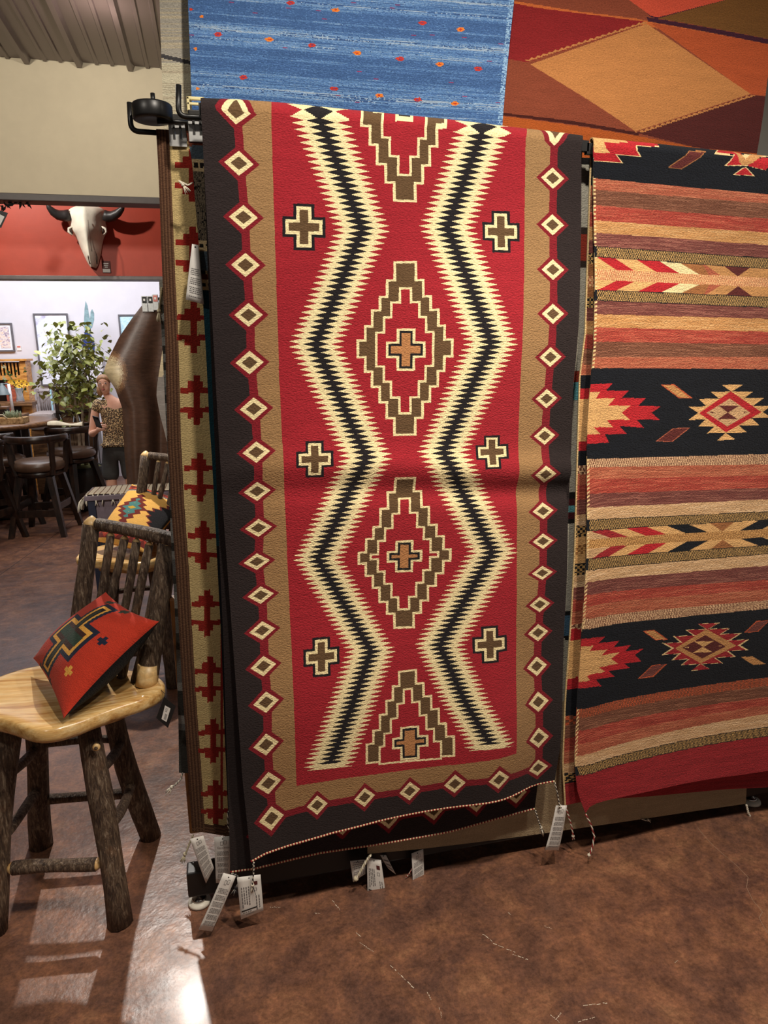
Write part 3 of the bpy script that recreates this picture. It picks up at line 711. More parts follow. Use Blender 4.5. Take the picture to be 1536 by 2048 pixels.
def chevs(P, i0, i1, ys, segs):
    """arrow blocks pointing right in the two chevron rows"""
    for which, i in ((0, i0), (1, i1)):
        f = (P.Y-ys[i])/(ys[i+1]-ys[i]+1e-6); m = sidx == i
        skew = (f if which == 0 else 1-f)*38
        xx = P.X-skew
        for x0, x1, k in segs: P.fill(k, m & (xx >= x0) & (xx < x1))
chevs(ps, 7, 9, sys_, [(1100, 1196, 'lt'), (1196, 1232, 'red'), (1232, 1276, 'lt'), (1276, 1322, 'red'), (1322, 1362, 'cream'), (1362, 1412, 'tbr')])
chevs(ps, 23, 25, sys_, [(1100, 1178, 'pale'), (1178, 1212, 'redb'), (1212, 1248, 'lt'), (1248, 1290, 'red'), (1290, 1330, 'lt'), (1330, 1374, 'black'), (1374, 1400, 'lt')])
for i, top in ((7, True), (9, False)):
    m = sidx == i; f = (ps.Y-sys_[i])/(sys_[i+1]-sys_[i]+1e-6); g = f if top else 1-f
    ps.fill('salmon', m & (ps.X > 1408+10*g) & (ps.X < 1640)); ps.fill('tan', m & (ps.X > 1412+30*g) & (ps.X < 1620))
    ps.fill('dk', m & (np.abs(ps.X-1476) < 26*(1-g)))
for i, top in ((23, True), (25, False)):
    m = sidx == i; f = (ps.Y-sys_[i])/(sys_[i+1]-sys_[i]+1e-6); g = f if top else 1-f
    ps.fill('lt', m & (ps.X > 1374) & (ps.X < 1800) & (ps.X-1374 > 38*g)); ps.fill('tbr', m & (np.abs(ps.X-1441) < 24*(1-g)))
    ps.fill('black', m & (ps.X+38*g > 1515) & (ps.X+38*g < 1560))
# motifs in the black bands
A1, A2, A3 = zz(1100, 260, 3.413), zz(1100, 840, 3.413), zz(1300, 720, 6.508)
P1 = lambda z, pts, k: ps.poly(z(pts), k)
# top band
P1(A1, [(300, 60), (520, 68), (765, 130), (605, 122), (640, 178), (470, 165), (515, 222), (310, 208)], 'edge')
P1(A1, [(300, 50), (520, 60), (720, 92), (758, 126), (592, 118), (628, 172), (458, 158), (502, 216), (310, 202)], 'red')
P1(A1, [(300, 40), (515, 60), (545, 108), (375, 98), (425, 152), (310, 148)], 'lt')
P1(A1, [(820, 248), (960, 152), (1075, 162), (915, 262)], 'tbr'); P1(A1, [(835, 246), (962, 158), (1060, 166), (912, 256)], 'dk')
P1(A1, [(1130, 175), (1170, 138), (1250, 150), (1235, 185), (1540, 185), (1540, 160), (1500, 200), (1420, 205), (1395, 248), (1490, 270), (1488, 240), (1205, 238), (1260, 190)], 'edge')
P1(A1, [(1145, 170), (1175, 142), (1300, 155), (1340, 230), (1222, 235), (1270, 185)], 'red'); P1(A1, [(1268, 298), (1335, 250), (1360, 250), (1418, 310)], 'edge'); P1(A1, [(1282, 296), (1340, 254), (1356, 254), (1405, 305)], 'red')
P1(A1, [(1360, 230), (1420, 205), (1540, 210), (1488, 268), (1375, 240)], 'red'); P1(A1, [(1250, 150), (1345, 205), (1430, 155), (1536, 165), (1360, 235), (1330, 235)], 'tan')
# middle band: flame at the selvedge
flame = A1([(230, 1738), (430, 1728), (385, 1778), (537, 1780), (490, 1828), (652, 1830), (600, 1883), (752, 1885), (690, 1930), (745, 1978), (590, 1975), (637, 2032)])+A2([(470, 40), (524, 95), (375, 98), (402, 152), (150, 172)])
ps.poly(flame, 'red')
ps.poly(A1([(200, 1795), (345, 1785), (315, 1832), (445, 1830), (400, 1880), (548, 1882), (490, 1930), (545, 1977), (388, 1980), (432, 2030)])+A2([(300, 48), (345, 95), (245, 100), (255, 130), (150, 140)]), 'lt')
P1(A1, [(750, 1737), (840, 1735), (965, 1830), (870, 1828)], 'oran'); P1(A1, [(768, 1742), (835, 1740), (945, 1826), (872, 1823)], 'tan')
P1(A2, [(714, 146), (835, 55), (952, 50), (830, 148)], 'salmon'); P1(A2, [(728, 142), (838, 60), (935, 56), (826, 143)], 'dk')
def motif(z, spike, ring, core, bow, outline=None):
    tri = [[(905, 320), (1175, 320), (1030, 410)], [(760, 410), (1310, 408), (1190, 495), (870, 495)], [(615, 505), (1450, 490), (1320, 585), (715, 600)], [(485, 605), (1545, 590), (1440, 670), (620, 690)],
           [(605, 690), (1430, 670), (1540, 745), (485, 778)], [(700, 775), (1300, 760), (1395, 845), (610, 865)], [(820, 862), (1130, 850), (1240, 940), (725, 950)], [(965, 945), (1090, 1030), (855, 1045)]]
    if outline:
        for t in tri:
            c = np.mean(t, 0); ps.poly(z([tuple(c+(np.array(q)-c)*1.07+np.array([0, 3*np.sign(q[1]-c[1])])) for q in t]), outline)
    for t in tri: ps.poly(z(t), spike)
    ps.poly(z([(1020, 405), (1418, 675), (970, 938), (622, 690)]), ring)
    ps.poly(z([(1010, 498), (1280, 685), (985, 862), (715, 685)]), core)
    ps.poly(z([(870, 593), (1125, 595), (990, 683)]), bow); ps.poly(z([(985, 680), (1115, 765), (855, 770)]), bow)
    ps.poly(z([(745, 680), (800, 672), (805, 690)]), bow); ps.poly(z([(1250, 675), (1190, 668), (1190, 684)]), bow)
motif(A3, 'lt', 'red', 'pale', 'dk')
ps.poly(A3([(1510, 850), (1640, 770), (1750, 770), (1620, 860)]), 'salmon'); ps.poly(A3([(1640, 500), (1740, 500), (1840, 560), (1760, 565)]), 'tan')
# lower band
fl2 = A2([(90, 1495), (365, 1470), (322, 1515), (465, 1500), (425, 1545), (545, 1530), (505, 1575), (632, 1558), (575, 1600), (620, 1645), (500, 1660), (545, 1690), (395, 1710), (440, 1750), (310, 1770), (350, 1815), (90, 1840)])
ps.poly(fl2, 'red'); ps.poly(A2([(90, 1545), (290, 1532), (262, 1570), (385, 1560), (345, 1600), (470, 1580), (412, 1625), (460, 1660), (330, 1685), (375, 1715), (245, 1740), (270, 1775), (90, 1800)]), 'lt')
P1(A2, [(620, 1432), (700, 1425), (800, 1495), (715, 1500)], 'oran'); P1(A2, [(636, 1435), (698, 1430), (782, 1492), (718, 1495)], 'tan')
P1(A2, [(600, 1768), (695, 1675), (803, 1665), (710, 1755)], 'oran'); P1(A2, [(614, 1762), (700, 1680), (785, 1670), (705, 1748)], 'mauve')
P1(A2, [(1322, 1452), (1405, 1370), (1500, 1362), (1420, 1445)], 'oran'); P1(A2, [(1338, 1446), (1410, 1376), (1490, 1368), (1415, 1440)], 'mauve')
P1(A2, [(1308, 1622), (1390, 1618), (1482, 1670), (1400, 1678)], 'tan')
# the second motif: same figure, measured at its own place
def place2(pts): return [(1100+(1062+(x-1017)*0.532)/3.413, 840+(1550+(y-683)*0.452-(x-1017)*0.012)/3.413) for x, y in pts]
motif(place2, 'redb', 'tan', 'dk', 'lt', 'edge')
edge_l = ps.X < np.interp(ps.Y, [279, 553, 700, 846, 986, 1104, 1235, 1397, 1529, 1626], [1190, 1191, 1188, 1176, 1172, 1168, 1161, 1155, 1150, 1166])+4.5
rowalt = (np.arange(sfront.M)[:, None] // 3) % 2 == 0
ps.fill('edge', edge_l & rowalt & (sidx != 0) & ~np.isin(sidx, [16, 32, 39, 40]))
ps.fill('black', edge_l & np.isin(sidx, [6, 10, 22, 26, 38]))
striped = thing('striped_rug', 'coral, tan and black banded rug with arrow and diamond motifs, beside the red rug', 'rug', tuple(V(onY(1400, 1570, YS))))
sback = Sheet([(1180, 290), (1180, 330), (1169, 670), (1158, 758), (1153, 928), (1148, 1104), (1141, 1235), (1129, 1397), (1124, 1529), (1129, 1610)],
              [(1760, 350), (1765, 1000), (1770, 1530)], YSB, top=[(1180, 283), (1436, 307), (1760, 350)],
              bottom=[(1129, 1610), (1180, 1600), (1300, 1592), (1450, 1578), (1536, 1574), (1770, 1530)], wrinkle=None, M=500, N=240)
P2, idx2, ys2, _ = stripe_paint(sback, 14, 1160)
P2.poly([(1100, 1262), (1175, 1255), (1172, 1370), (1095, 1390)], 'red'); P2.poly([(1100, 1285), (1173, 1278), (1172, 1350), (1095, 1365)], 'lt')
P2.poly([(1100, 780), (1195, 775), (1195, 900), (1100, 905)], 'red'); P2.poly([(1100, 800), (1195, 796), (1195, 880), (1100, 885)], 'lt')
P2.fill('edge', P2.X < np.interp(P2.Y, [283, 330, 670, 758, 928, 1104, 1235, 1397, 1529, 1610], [1180, 1180, 1169, 1158, 1153, 1148, 1141, 1129, 1124, 1129])+2.5)
cloth_object('woven_cloth', [(Lower(sfront, 10), sfront.C[10:], ps.colours()), (Fold(Lower(sfront, 10), sback), turn_rows(sfront.C, 10), ps.colours()), (sback, sback.C, P2.colours())], WOOLS, striped)
tassel(striped, [(1171, 1628), (1181, 1648), (1188, 1672), (1184, 1695), (1178, 1710)], YS-0.006, (YW, YR), 0.0028, 0.008)
tassel(striped, [(1131, 1612), (1136, 1630), (1142, 1650), (1146, 1672)], YSB-0.004, (YW, YR), 0.0026, 0.014, 0.008)
tassel(striped, [(1122, 1610), (1119, 1608), (1117, 1614)], YSB-0.02, (YW, YG), 0.0022, 0.02, 0.018)
paper_tag(striped, [(1112, 1611), (1134, 1611), (1117.5, 1700.6), (1090, 1700)], YSB-0.045, lines=32, logo=True)
# ================================================================== taupe rug
YTp = 2.065
PTp = dict(taupe=(166, 146, 116), grey=(176, 172, 158), black=(24, 22, 22), maroon=(72, 24, 30), turq=(96, 160, 168), blue=(70, 104, 130), brick=(140, 50, 36), dkb=(50, 40, 34))
tp = Sheet([(735, 300), (735, 1000), (735, 1707)], [(1560, 330), (1520, 1000), (1491, 1607)], YTp, bottom=[(735, 1707), (844, 1697), (960, 1683), (1066, 1669), (1240, 1644), (1400, 1620), (1491, 1607)], M=300, N=200)
pt = Paint(tp, PTp); pt.fill('grey')
for y0, y1, k in ((300, 330, 'black'), (455, 468, 'dkb'), (468, 520, 'brick'), (520, 535, 'dkb'), (742, 765, 'brick'), (765, 800, 'turq'), (985, 996, 'black'), (996, 1010, 'maroon'), (1010, 1024, 'turq'), (1024, 1038, 'maroon'), (1038, 1046, 'black'), (1222, 1230, 'black'), (1230, 1270, 'blue'), (1270, 1278, 'black')):
    pt.fill(k, (pt.Y > y0) & (pt.Y <= y1))
pt.fill('taupe', pt.Y > 1400)
taupe = thing('taupe_rug', 'plain taupe rug hanging lowest, hem showing under the red and striped rugs', 'rug', tuple(V(onY(1100, 1660, YTp))))
cloth_object('woven_cloth', [(tp, tp.C, pt.colours())], COTTON, taupe)
tassel(taupe, [(1492, 1608), (1496, 1625), (1505, 1642), (1512, 1652)], YTp-0.006, (YW, YW), 0.0035, 0.010, 0.008)
tassel(taupe, [(1282, 1637), (1290, 1640), (1296, 1640)], YTp-0.006, (YW, YG), 0.0022, 0.014, 0.012)
tassel(taupe, [(741, 1709), (732, 1722), (722, 1740), (712, 1757)], YTp-0.035, (YT, YW), 0.0042, 0.012, 0.010)
paper_tag(taupe, [(733, 1715), (762, 1720), (773.5, 1806), (735, 1791)], YTp-0.02, side_print=True, bar=True)
paper_tag(taupe, [(700, 1722), (730, 1719), (731, 1748), (706, 1763)], YTp-0.010, lines=9, logo=False, start=0.08)
paper_tag(taupe, [(823, 1707), (846.5, 1698), (848, 1769), (826, 1794)], YTp-0.008, lines=24, tilt=0.015)
paper_tag(taupe, [(760, 1710), (772, 1710), (792, 1749), (777, 1738)], YTp+0.02, lines=3, logo=False)
tassel(taupe, [(829, 1728), (822, 1740), (812, 1755)], YTp-0.002, (YW, YR), 0.0018, 0.0)
# ================================================================== slate and teal rug behind the red one
YN = 2.11
PN = dict(navy=(26, 28, 34), teal=(24, 62, 74), slate=(70, 82, 92), cream=(196, 172, 132), black=(26, 22, 20), grey=(112, 100, 84), brown=(84, 40, 26))
nv_ = Sheet([(372, 262), (384, 320), (390, 401), (397, 482), (405, 588), (413, 723), (419, 852), (423, 900), (431, 1056), (443, 1290), (450, 1486), (456, 1622), (462, 1752)],
            [(1000, 300), (1000, 1000), (1000, 1670)], YN, bottom=[(462, 1752), (519, 1750), (620, 1736), (734, 1718), (1000, 1680)], M=420, N=520)
pn = Paint(nv_, PN); pn.fill('navy')
for y0, y1, k in ((240, 292, 'brown'), (292, 318, 'slate'), (318, 325, 'cream'), (325, 335, 'black'), (335, 343, 'cream'), (343, 482, 'grey'), (482, 487, 'cream'), (487, 494, 'black'), (494, 502, 'cream'), (502, 540, 'slate'), (540, 548, 'black'), (548, 560, 'brown'), (560, 566, 'cream'), (566, 574, 'black'), (574, 580, 'cream'), (580, 1092, 'teal')):
    pn.fill(k, (pn.Y > y0) & (pn.Y <= y1))
dash = (np.floor(pn.s.XZ[..., 0]/0.0055).astype(int) % 3 == 0); pn.fill('cream', dash & (pn.C == pn.ix('black')) & (pn.Y < 600))
sp = RNG.random(pn.C.shape) < 0.25; pn.fill('black', sp & (pn.C == pn.ix('grey')))
navy = thing('slate_rug', 'slate, grey and teal banded rug, only its left edge showing beside the red rug', 'rug', tuple(V(onY(600, 1740, YN))))
cloth_object('woven_cloth', [(nv_, nv_.C, pn.colours())], WOOL, navy)
tassel(navy, [(385, 366), (376, 371), (366, 366), (358, 362), (366, 370)], YN-0.01, (YW, YW), 0.0022, 0.022, 0.012)
paper_tag(navy, [(384, 488), (397, 490), (408, 609), (371.5, 599)], YN-0.014, lines=16, start=0.42, logo=False)
paper_tag(navy, [(428, 1674), (462, 1672), (459, 1766), (432, 1766)], YN-0.012, lines=26, title='Escalante', start=0.30)
tassel(navy, [(456, 1622), (455, 1645), (460, 1665), (461, 1680)], YN-0.008, (YW, YD), 0.0020, 0.0)
# ================================================================== beige rug with red stepped crosses
YB = 2.20
PB = dict(beige=(196, 172, 120), brn=(78, 52, 38), brn2=(106, 76, 56), red=(140, 36, 28), edge=(92, 76, 56))
bgL = [(312, 258), (316, 330), (319, 401), (324, 530), (331, 691), (335, 884), (341, 1000), (351, 1134), (359, 1280), (367, 1408), (378, 1564), (384, 1664)]
bg = Sheet(bgL, [(440, 262), (450, 700), (470, 1300), (480, 1676)], YB, bottom=[(384, 1662), (420, 1668), (480, 1676)], wrinkle=wr((0.005, 0.6, 2.0, 0.3)), M=480, N=240)
pg = Paint(bg, PB); pg.fill('beige')
lx = xat([(a, b) for a, b in bgL], pg.Y); bw = np.interp(pg.Y, [258, 900, 1664], [25, 27, 26])
m = (pg.X-lx) < bw; pg.fill('brn', m); pg.fill('brn2', m & (np.floor((pg.X-lx)/3.2).astype(int) % 2 == 1) & (pg.X-lx > 4))
pg.fill('brn', (pg.Y > 1650) & ~m); pg.fill('brn2', (pg.Y > 1653) & (np.floor(pg.Y/3) % 2 == 0))
for cx, cy in ((383, 352), (384, 506), (386, 655), (392, 800), (399, 955), (406, 1090), (413, 1225), (419, 1358), (425, 1482), (430, 1605)):
    s = np.interp(cy, [300, 1600], [1.05, 0.88]); sl = np.interp(cy, [300, 700, 1600], [.06, 0, -.03])
    R_ = lambda a, b, c, d: (cx+a*s, cx+b*s, cy+c*s, cy+d*s)
    pg.rects([R_(-5, 8, -50, 50), R_(-17, 14, -38, -22), R_(-32, 32, -25, -14), R_(-17, 14, 24, 37), R_(-32, 32, 15, 25)], 'red', cx, sl)
pg.rects([(441, 446, 1180, 1640)], 'red', 443, 0)
beige = thing('beige_rug', 'beige rug with brown striped border and red stepped crosses, clipped at top left', 'rug', tuple(V(onY(430, 1670, YB))))
cloth_object('woven_cloth', [(bg, bg.C, pg.colours())], COTTON, beige)
paper_tag(beige, [(380, 1678), (407, 1671), (428, 1736), (412, 1767)], 2.088, lines=26)
tassel(beige, [(386, 1670), (380, 1684), (374, 1700), (370, 1708)], YB-0.006, (YT, YT), 0.0030, 0.03, 0.014)
# grey sliver behind it
YG2 = 2.27
PG = dict(grey=(120, 122, 120), dk=(70, 70, 66), lt=(160, 162, 158))
gy = Sheet([(318, 560), (330, 800), (337, 939), (341, 1056), (351, 1251), (357, 1447), (358, 1545)], [(440, 560), (450, 1000), (440, 1550)], YG2, M=300, N=60)
pgy = Paint(gy, PG); n_ = np.repeat(RNG.random((60, 1)), 5, 0); pgy.C[:] = np.where(n_ < 0.3, 1, np.where(n_ > 0.72, 2, 0)); pgy.fill('dk', (pgy.Y > 1460) & (pgy.Y < 1545))
grey = thing('grey_rug', 'mottled grey rug, a narrow sliver behind the beige rug above the wood board', 'rug', tuple(V(onY(370, 1545, YG2))))
cloth_object('woven_cloth', [(gy, gy.C, pgy.colours())], COTTON, grey)
tassel(grey, [(365, 1545), (362, 1558), (352, 1568), (344, 1574)], YG2-0.004, (YW, YG), 0.003, 0.03, 0.02)
tassel(grey, [(323, 575), (320, 600), (318, 622)], YG2-0.004, (YT, YT), 0.003, 0.03, 0.014)
# ================================================================== blue rug
YBl = 2.24
blues = {'b%d' % i: c for i, c in enumerate([(66, 98, 148), (72, 106, 158), (80, 116, 168), (88, 126, 176), (96, 134, 184), (106, 142, 188), (116, 150, 192), (130, 160, 196), (60, 88, 136), (156, 176, 198)])}
PBl = dict(**blues, dot=(200, 60, 44), dot2=(232, 130, 50), mag=(140, 60, 100), sel=(150, 186, 220))
bl = Sheet([(372, -170), (376, 0), (384, 215), (392, 430)], [(1036, -170), (1021, 0), (1002, 260), (990, 430)], YBl, top=[(372, -170), (700, -130), (1036, -100)], bottom=[(392, 430), (690, 440), (990, 452)], wrinkle=wr((0.006, 0.5, 1.3, 0.2)), M=330, N=260)
pl = Paint(bl, PBl)
for r in range(bl.M):
    base = int(3+3*math.sin(r*0.11)+2*math.sin(r*0.37+1)+RNG.normal(0, 1.2))
    c = 0
    while c < bl.N:
        ln = int(RNG.integers(6, 46)); k = int(np.clip(base+RNG.normal(0, 1.3), 0, 9)); pl.C[r, c:c+ln] = k
        if RNG.random() < 0.012: pl.C[r, c:c+4] = pl.ix('mag')
        c += ln
spk = RNG.random(pl.C.shape); pl.C[:] = np.where((spk < 0.16) & (pl.C < 9), np.clip(pl.C+2, 0, 9), np.where((spk > 0.86) & (pl.C < 9), np.clip(pl.C-2, 0, 9), pl.C))
for i, (x, y) in enumerate([(175, 40), (220, 72), (600, 15), (790, 47), (1160, 103), (1322, 130), (290, 150), (507, 173), (690, 198), (882, 230), (1065, 254), (1235, 275), (1400, 293), (195, 213), (398, 334), (203, 382), (784, 380), (978, 407), (1142, 424), (1302, 440)]):
    X, Y = 300+x/2.133, y/2.133; big = x > 260
    w_, h_ = (9, 4) if big else (4, 3)
    pl.poly([(X-w_, Y-1), (X-w_*.4, Y-h_), (X+w_*.5, Y-h_), (X+w_, Y+1), (X+w_*.4, Y+h_), (X-w_*.5, Y+h_)], 'dot2' if i % 2 else 'dot')
    if big: pl.poly([(X-w_*.5, Y), (X, Y-h_*.5), (X+w_*.5, Y), (X, Y+h_*.5)], 'dot' if i % 2 else 'mag')
pl.fill('sel', (pl.s.U > 0.985) & (RNG.random(pl.C.shape) < 0.5))
blue = thing('blue_rug', 'blue streaked rug with small red and orange knots hanging high behind the red rug', 'rug', tuple(V(onY(700, 440, YBl))))
cloth_object('woven_cloth', [(bl, bl.C, pl.colours())], COTTON, blue)
# ================================================================== orange diamond rug
YO = 2.28
PO = dict(crim=(132, 34, 36), purple=(62, 28, 44), coral=(198, 78, 56), olive=(112, 74, 36), orange=(174, 80, 44), tan=(186, 124, 72), maroon=(80, 34, 32), brown=(132, 66, 46), line=(192, 100, 52), bot=(170, 84, 36), dk=(68, 28, 24))
og = Sheet([(1010, -170), (1005, 0), (985, 260), (975, 450)], [(1570, -170), (1552, 0), (1511, 300), (1500, 460)], YO, top=[(1010, -170), (1570, -120)], bottom=[(975, 450), (1500, 500)], wrinkle=wr((0.008, 0.7, 0.8, 0.2), (0.004, 0.3, 2.2, 1)), M=420, N=420)
po = Paint(og, PO); po.fill('brown'); O = zz(960, 0, 2.667)
jit = lambda: None
for pts, k in (([(60, -300), (800, -300), (800, 0), (905, 100), (1700, 230), (1700, -300)], 'purple'), ([(780, 0), (560, -260), (1400, -260), (1330, 0), (940, 100), (900, 90)], 'coral'), ([(1330, 0), (1400, -260), (1700, -260), (1700, 235), (940, 105)], 'olive'),
               ([(880, 98), (1700, 236), (1700, 262), (890, 120)], 'purple'), ([(60, -10), (165, 0), (280, 20), (520, 62), (830, 106), (930, 130), (1700, 262), (1700, 280), (900, 150), (60, 20)], 'line'),
               ([(60, 10), (165, 12), (300, 40), (870, 122), (240, 322), (60, 305)], 'crim'), ([(900, 128), (1700, 262), (1700, 530), (1440, 500)], 'orange'),
               ([(880, 132), (1445, 500), (820, 706), (270, 342)], 'tan'), ([(1455, 505), (1700, 530), (1650, 900), (825, 712)], 'maroon'),
               ([(60, 596), (110, 605), (500, 655), (840, 712), (840, 728), (500, 674), (60, 612)], 'dk'), ([(60, 616), (110, 622), (500, 678), (840, 730), (1180, 790), (1470, 815), (1700, 830), (1700, 1400), (0, 1400)], 'bot')):
    po.poly(O(pts), k)
# serrated (interlocked) joins along the diamond's edges
for (a, b), k in ((((870, 122), (240, 322)), 'crim'), (((1455, 505), (825, 712)), 'maroon')):
    for t in np.linspace(0.02, 0.98, 44):
        x, y = a[0]+(b[0]-a[0])*t, a[1]+(b[1]-a[1])*t
        po.poly(O([(x-22, y+1), (x+26, y-3), (x+26, y+3)]), 'tan'); po.poly(O([(x-26, y+4), (x+18, y+10), (x-26, y+9)]), k)
orr = thing('orange_rug', 'orange and maroon rug with a big tan diamond hanging at top right', 'rug', tuple(V(onY(1250, 490, YO))))
cloth_object('woven_cloth', [(og, og.C, po.colours())], WOOL, orr)
# ================================================================== light grey rug beside the blue one
YL = 2.33
PL = dict(grey=(168, 162, 150), cream=(204, 196, 170), dk=(70, 68, 70), warm=(186, 174, 150))
lg = Sheet([(316, -170), (319, 0), (324, 150), (328, 262), (330, 330)], [(520, -170), (520, 330)], YL, M=260, N=80)
pq = Paint(lg, PL); pq.fill('grey'); pq.fill('cream', pq.Y > 126)
for r in range(lg.M):
    if RNG.random() < 0.3: pq.C[r, :] = pq.ix('warm')
pq.fill('dk', np.abs(pq.Y-(112+(pq.X-322)*0.24)) < 4)
lgr = thing('light_grey_rug', 'light grey and cream rug with one dark stripe, its edge left of the blue rug', 'rug', tuple(V(onY(400, 330, YL))))
cloth_object('woven_cloth', [(lg, lg.C, pq.colours())], COTTON, lgr)
# ------------------------------------------------------------------ display rack
BLK = plain('black_powder_coat', (26, 25, 25), 0.38, 0.2, 0.1, 40); CHR = plain('chrome', (190, 188, 184), 0.15, 1.0, 0.05)
STL = plain('brushed_steel', (190, 190, 188), 0.32, 0.55, 0.12, 60); WHP = plain('white_plastic', (224, 218, 204), 0.4, vary=0.03); CRP = plain('cream_plastic', (232, 218, 160), 0.4, vary=0.05)
def wood(name, ca, cb, cc, scale=(2, 14, 14), rough=0.35, knots=True):
    if name in MATS: return MATS[name]
    t = NT(name); v = t.coords('Object', scale)
    n = t.noise(v, 2.2, 5, 0.55, 0.35); n2 = t.noise(t.coords('Object', tuple(s*5 for s in scale)), 2.0, 3, 0.6)
    c = t.ramp(n, [(0.30, lin(ca)), (0.50, lin(cb)), (0.68, lin(cc))])
    c = t.mix(c, t.ramp(n2, [(0.4, (0.82, 0.80, 0.78)), (0.62, (1.08, 1.08, 1.08))]), 0.7, 'MULTIPLY')
    t.set(Base_Color=c, Roughness=rough); t.bump(n2, 0.06, 0.003); MATS[name] = t.m; return t.m
OAK = wood('oiled_oak', (96, 58, 28), (140, 90, 44), (168, 116, 62), (14, 14, 2))
PINE = wood('varnished_pine', (176, 124, 66), (218, 176, 112), (234, 202, 146), (1.6, 22, 22), 0.22)
rack = thing('display_rack', 'black metal rug display rack with wood board and white levelling foot', 'rack', (0.9, 2.15, 0))
def rb(name, lo, hi, bev=0.002, mat=BLK): return G().box(lo, hi, bev).build(name, mat, rack)
rb('base_beam', (-0.190, 2.10, 0.050), (2.7, 2.16, 0.142), 0.006)
rb('base_beam', (-0.02, 2.42, 0.050), (2.7, 2.48, 0.142), 0.006)
rb('end_beam', (0.02, 2.162, 0.052), (0.08, 2.418, 0.140), 0.005)
rb('kick_panel', (-0.05, 2.49, 0.02), (2.7, 2.51, 0.75))
for x in (0.25, 1.56):
    rb('upright', (x-0.03, 2.40, 0.14), (x+0.03, 2.45, 3.25), 0.004)
# feet
for fx, fy in ((-0.158, 2.13), (2.0, 2.13), (0.05, 2.45), (2.0, 2.45)):
    f = G().lathe((fx, fy, 0), [(0.030, 0.0), (0.038, 0.004), (0.036, 0.012), (0.024, 0.018), (0.020, 0.018)], 24).build('levelling_foot', WHP, rack)
    G().lathe((fx, fy, 0), [(0.020, 0.016), (0.025, 0.019), (0.022, 0.025), (0.009, 0.029), (0.009, 0.036), (0.005, 0.036), (0.005, 0.052)], 20).build('screw_stem', CHR, f)
# rails: one under every hanging cloth
def rail(pts, r=0.008, name='rail', n=10): return G().tube(pts, r, n).build(name, BLK, rack)
a = front.pos(np.array([0.0, 1.0]), np.array([0.0, 0.0])); b2 = sfront.pos(np.array([0.0, 1.0]), np.array([0.0, 0.0]))
ym = (YF+YBK)/2
def flatrail(p0, p1, h=0.028, d=0.016):
    g = G(); p0, p1 = V(p0), V(p1)
    q = [p0+V((0, -d/2, -h)), p1+V((0, -d/2, -h)), p1+V((0, d/2, -h)), p0+V((0, d/2, -h))]
    g.prism(q, (0, 0, h)).build('flat_rail', BLK, rack)
flatrail((a[0][0]-0.005, ym, a[0][2]+0.004), (a[1][0]+0.03, ym, a[1][2]+0.002))
flatrail((a[1][0]+0.025, ym, a[1][2]-0.004), (b2[1][0]+0.02, ym, b2[1][2]+0.002))
for sh, x0 in ((tp, 0), (nv_, 0), (bg, 0), (gy, 0), (bl, 0), (og, 0), (lg, 0)):
    q = sh.pos(np.array([0.0, 1.0]), np.array([0.0, 0.0])); yy = sh.Y+0.010
    L, R = V((q[0][0]+0.01, yy, q[0][2]-0.012)), V((q[1][0]-0.01, yy, q[1][2]-0.012))
    rail([L, R], 0.006)
    # carrying arms back to the uprights
    for x in (0.25, 1.56):
        if L.x < x < R.x:
            t = (x-L.x)/(R.x-L.x); c = L.lerp(R, t)
            if c.y < 2.39: rb('carrying_arm', (x-0.008, c.y, c.z-0.020), (x+0.008, 2.405, c.z-0.004))
for x in (0.25, 1.56):
    zr = float(np.interp(x, [a[0][0], b2[1][0]], [a[0][2], b2[1][2]]))-0.03
    rb('carrying_arm', (x-0.008, ym-0.006, zr-0.016), (x+0.008, 2.405, zr))
rb('carrying_arm', (-0.03, 2.214, 2.30), (-0.014, 2.30, 2.312)); rail([(-0.022, 2.29, 2.306), (0.25, 2.42, 2.306)], 0.006, 'carrying_arm')
# slanted strut seen between the two front rugs
s0, s1 = V(onY(1150, 540, 2.15)), V(onY(1200, 584, 2.15))
d = (s1-s0).normalized(); nrm = V((-d.z, 0, d.x))*0.017
G().prism([s0-nrm, s1-nrm, s1+nrm, s0+nrm], (0, 0.02, 0)).build('strut', BLK, rack)
G().tube([s1+V((0, 0.01, 0)), V((1.56, 2.41, s1.z-0.1))], 0.008, 8).build('strut_bracket', BLK, rack)
# upturned rail ends
def hook(px, Y, r=0.0072):
    pts = [V(onY(x, y, Y)) for x, y in px]; q = [pts[0]]
    for i in range(1, len(pts)-1):
        p0, p1, p2 = pts[i-1], pts[i], pts[i+1]; aa = p1+(p0-p1).normalized()*0.022; bb = p1+(p2-p1).normalized()*0.022
        for t in np.linspace(0, 1, 7): q.append(aa*(1-t)**2+p1*2*t*(1-t)+bb*t*t)
    q.append(pts[-1]); return G().tube(q, r, 12).build('upturned_rail_end', BLK, rack)
hook([(259, 205), (262, 262), (335, 267)], YB+0.012); hook([(357, 170), (357, 233), (440, 236)], YN-0.03)
c = V(onY(305, 226, 2.17))
w1 = G().lathe((c.x, c.y, c.z-0.020), [(0.020, 0.004), (0.044, 0.0), (0.0505, 0.002), (0.0525, 0.006), (0.0525, 0.036), (0.050, 0.040), (0.012, 0.040), (0.010, 0.044)], 36).build('end_cap', BLK, rack)
G().tube([c+V((0.004, 0, 0.02)), c+V((0.004, 0, 0.048))], 0.006, 10).build('stem', BLK, w1)
G().tube([c+V((0.01, 0, -0.020)), V(onY(372, 243, 2.17)), V((0.0, 2.28, 2.30))], 0.007, 10).build('cap_arm', BLK, rack)
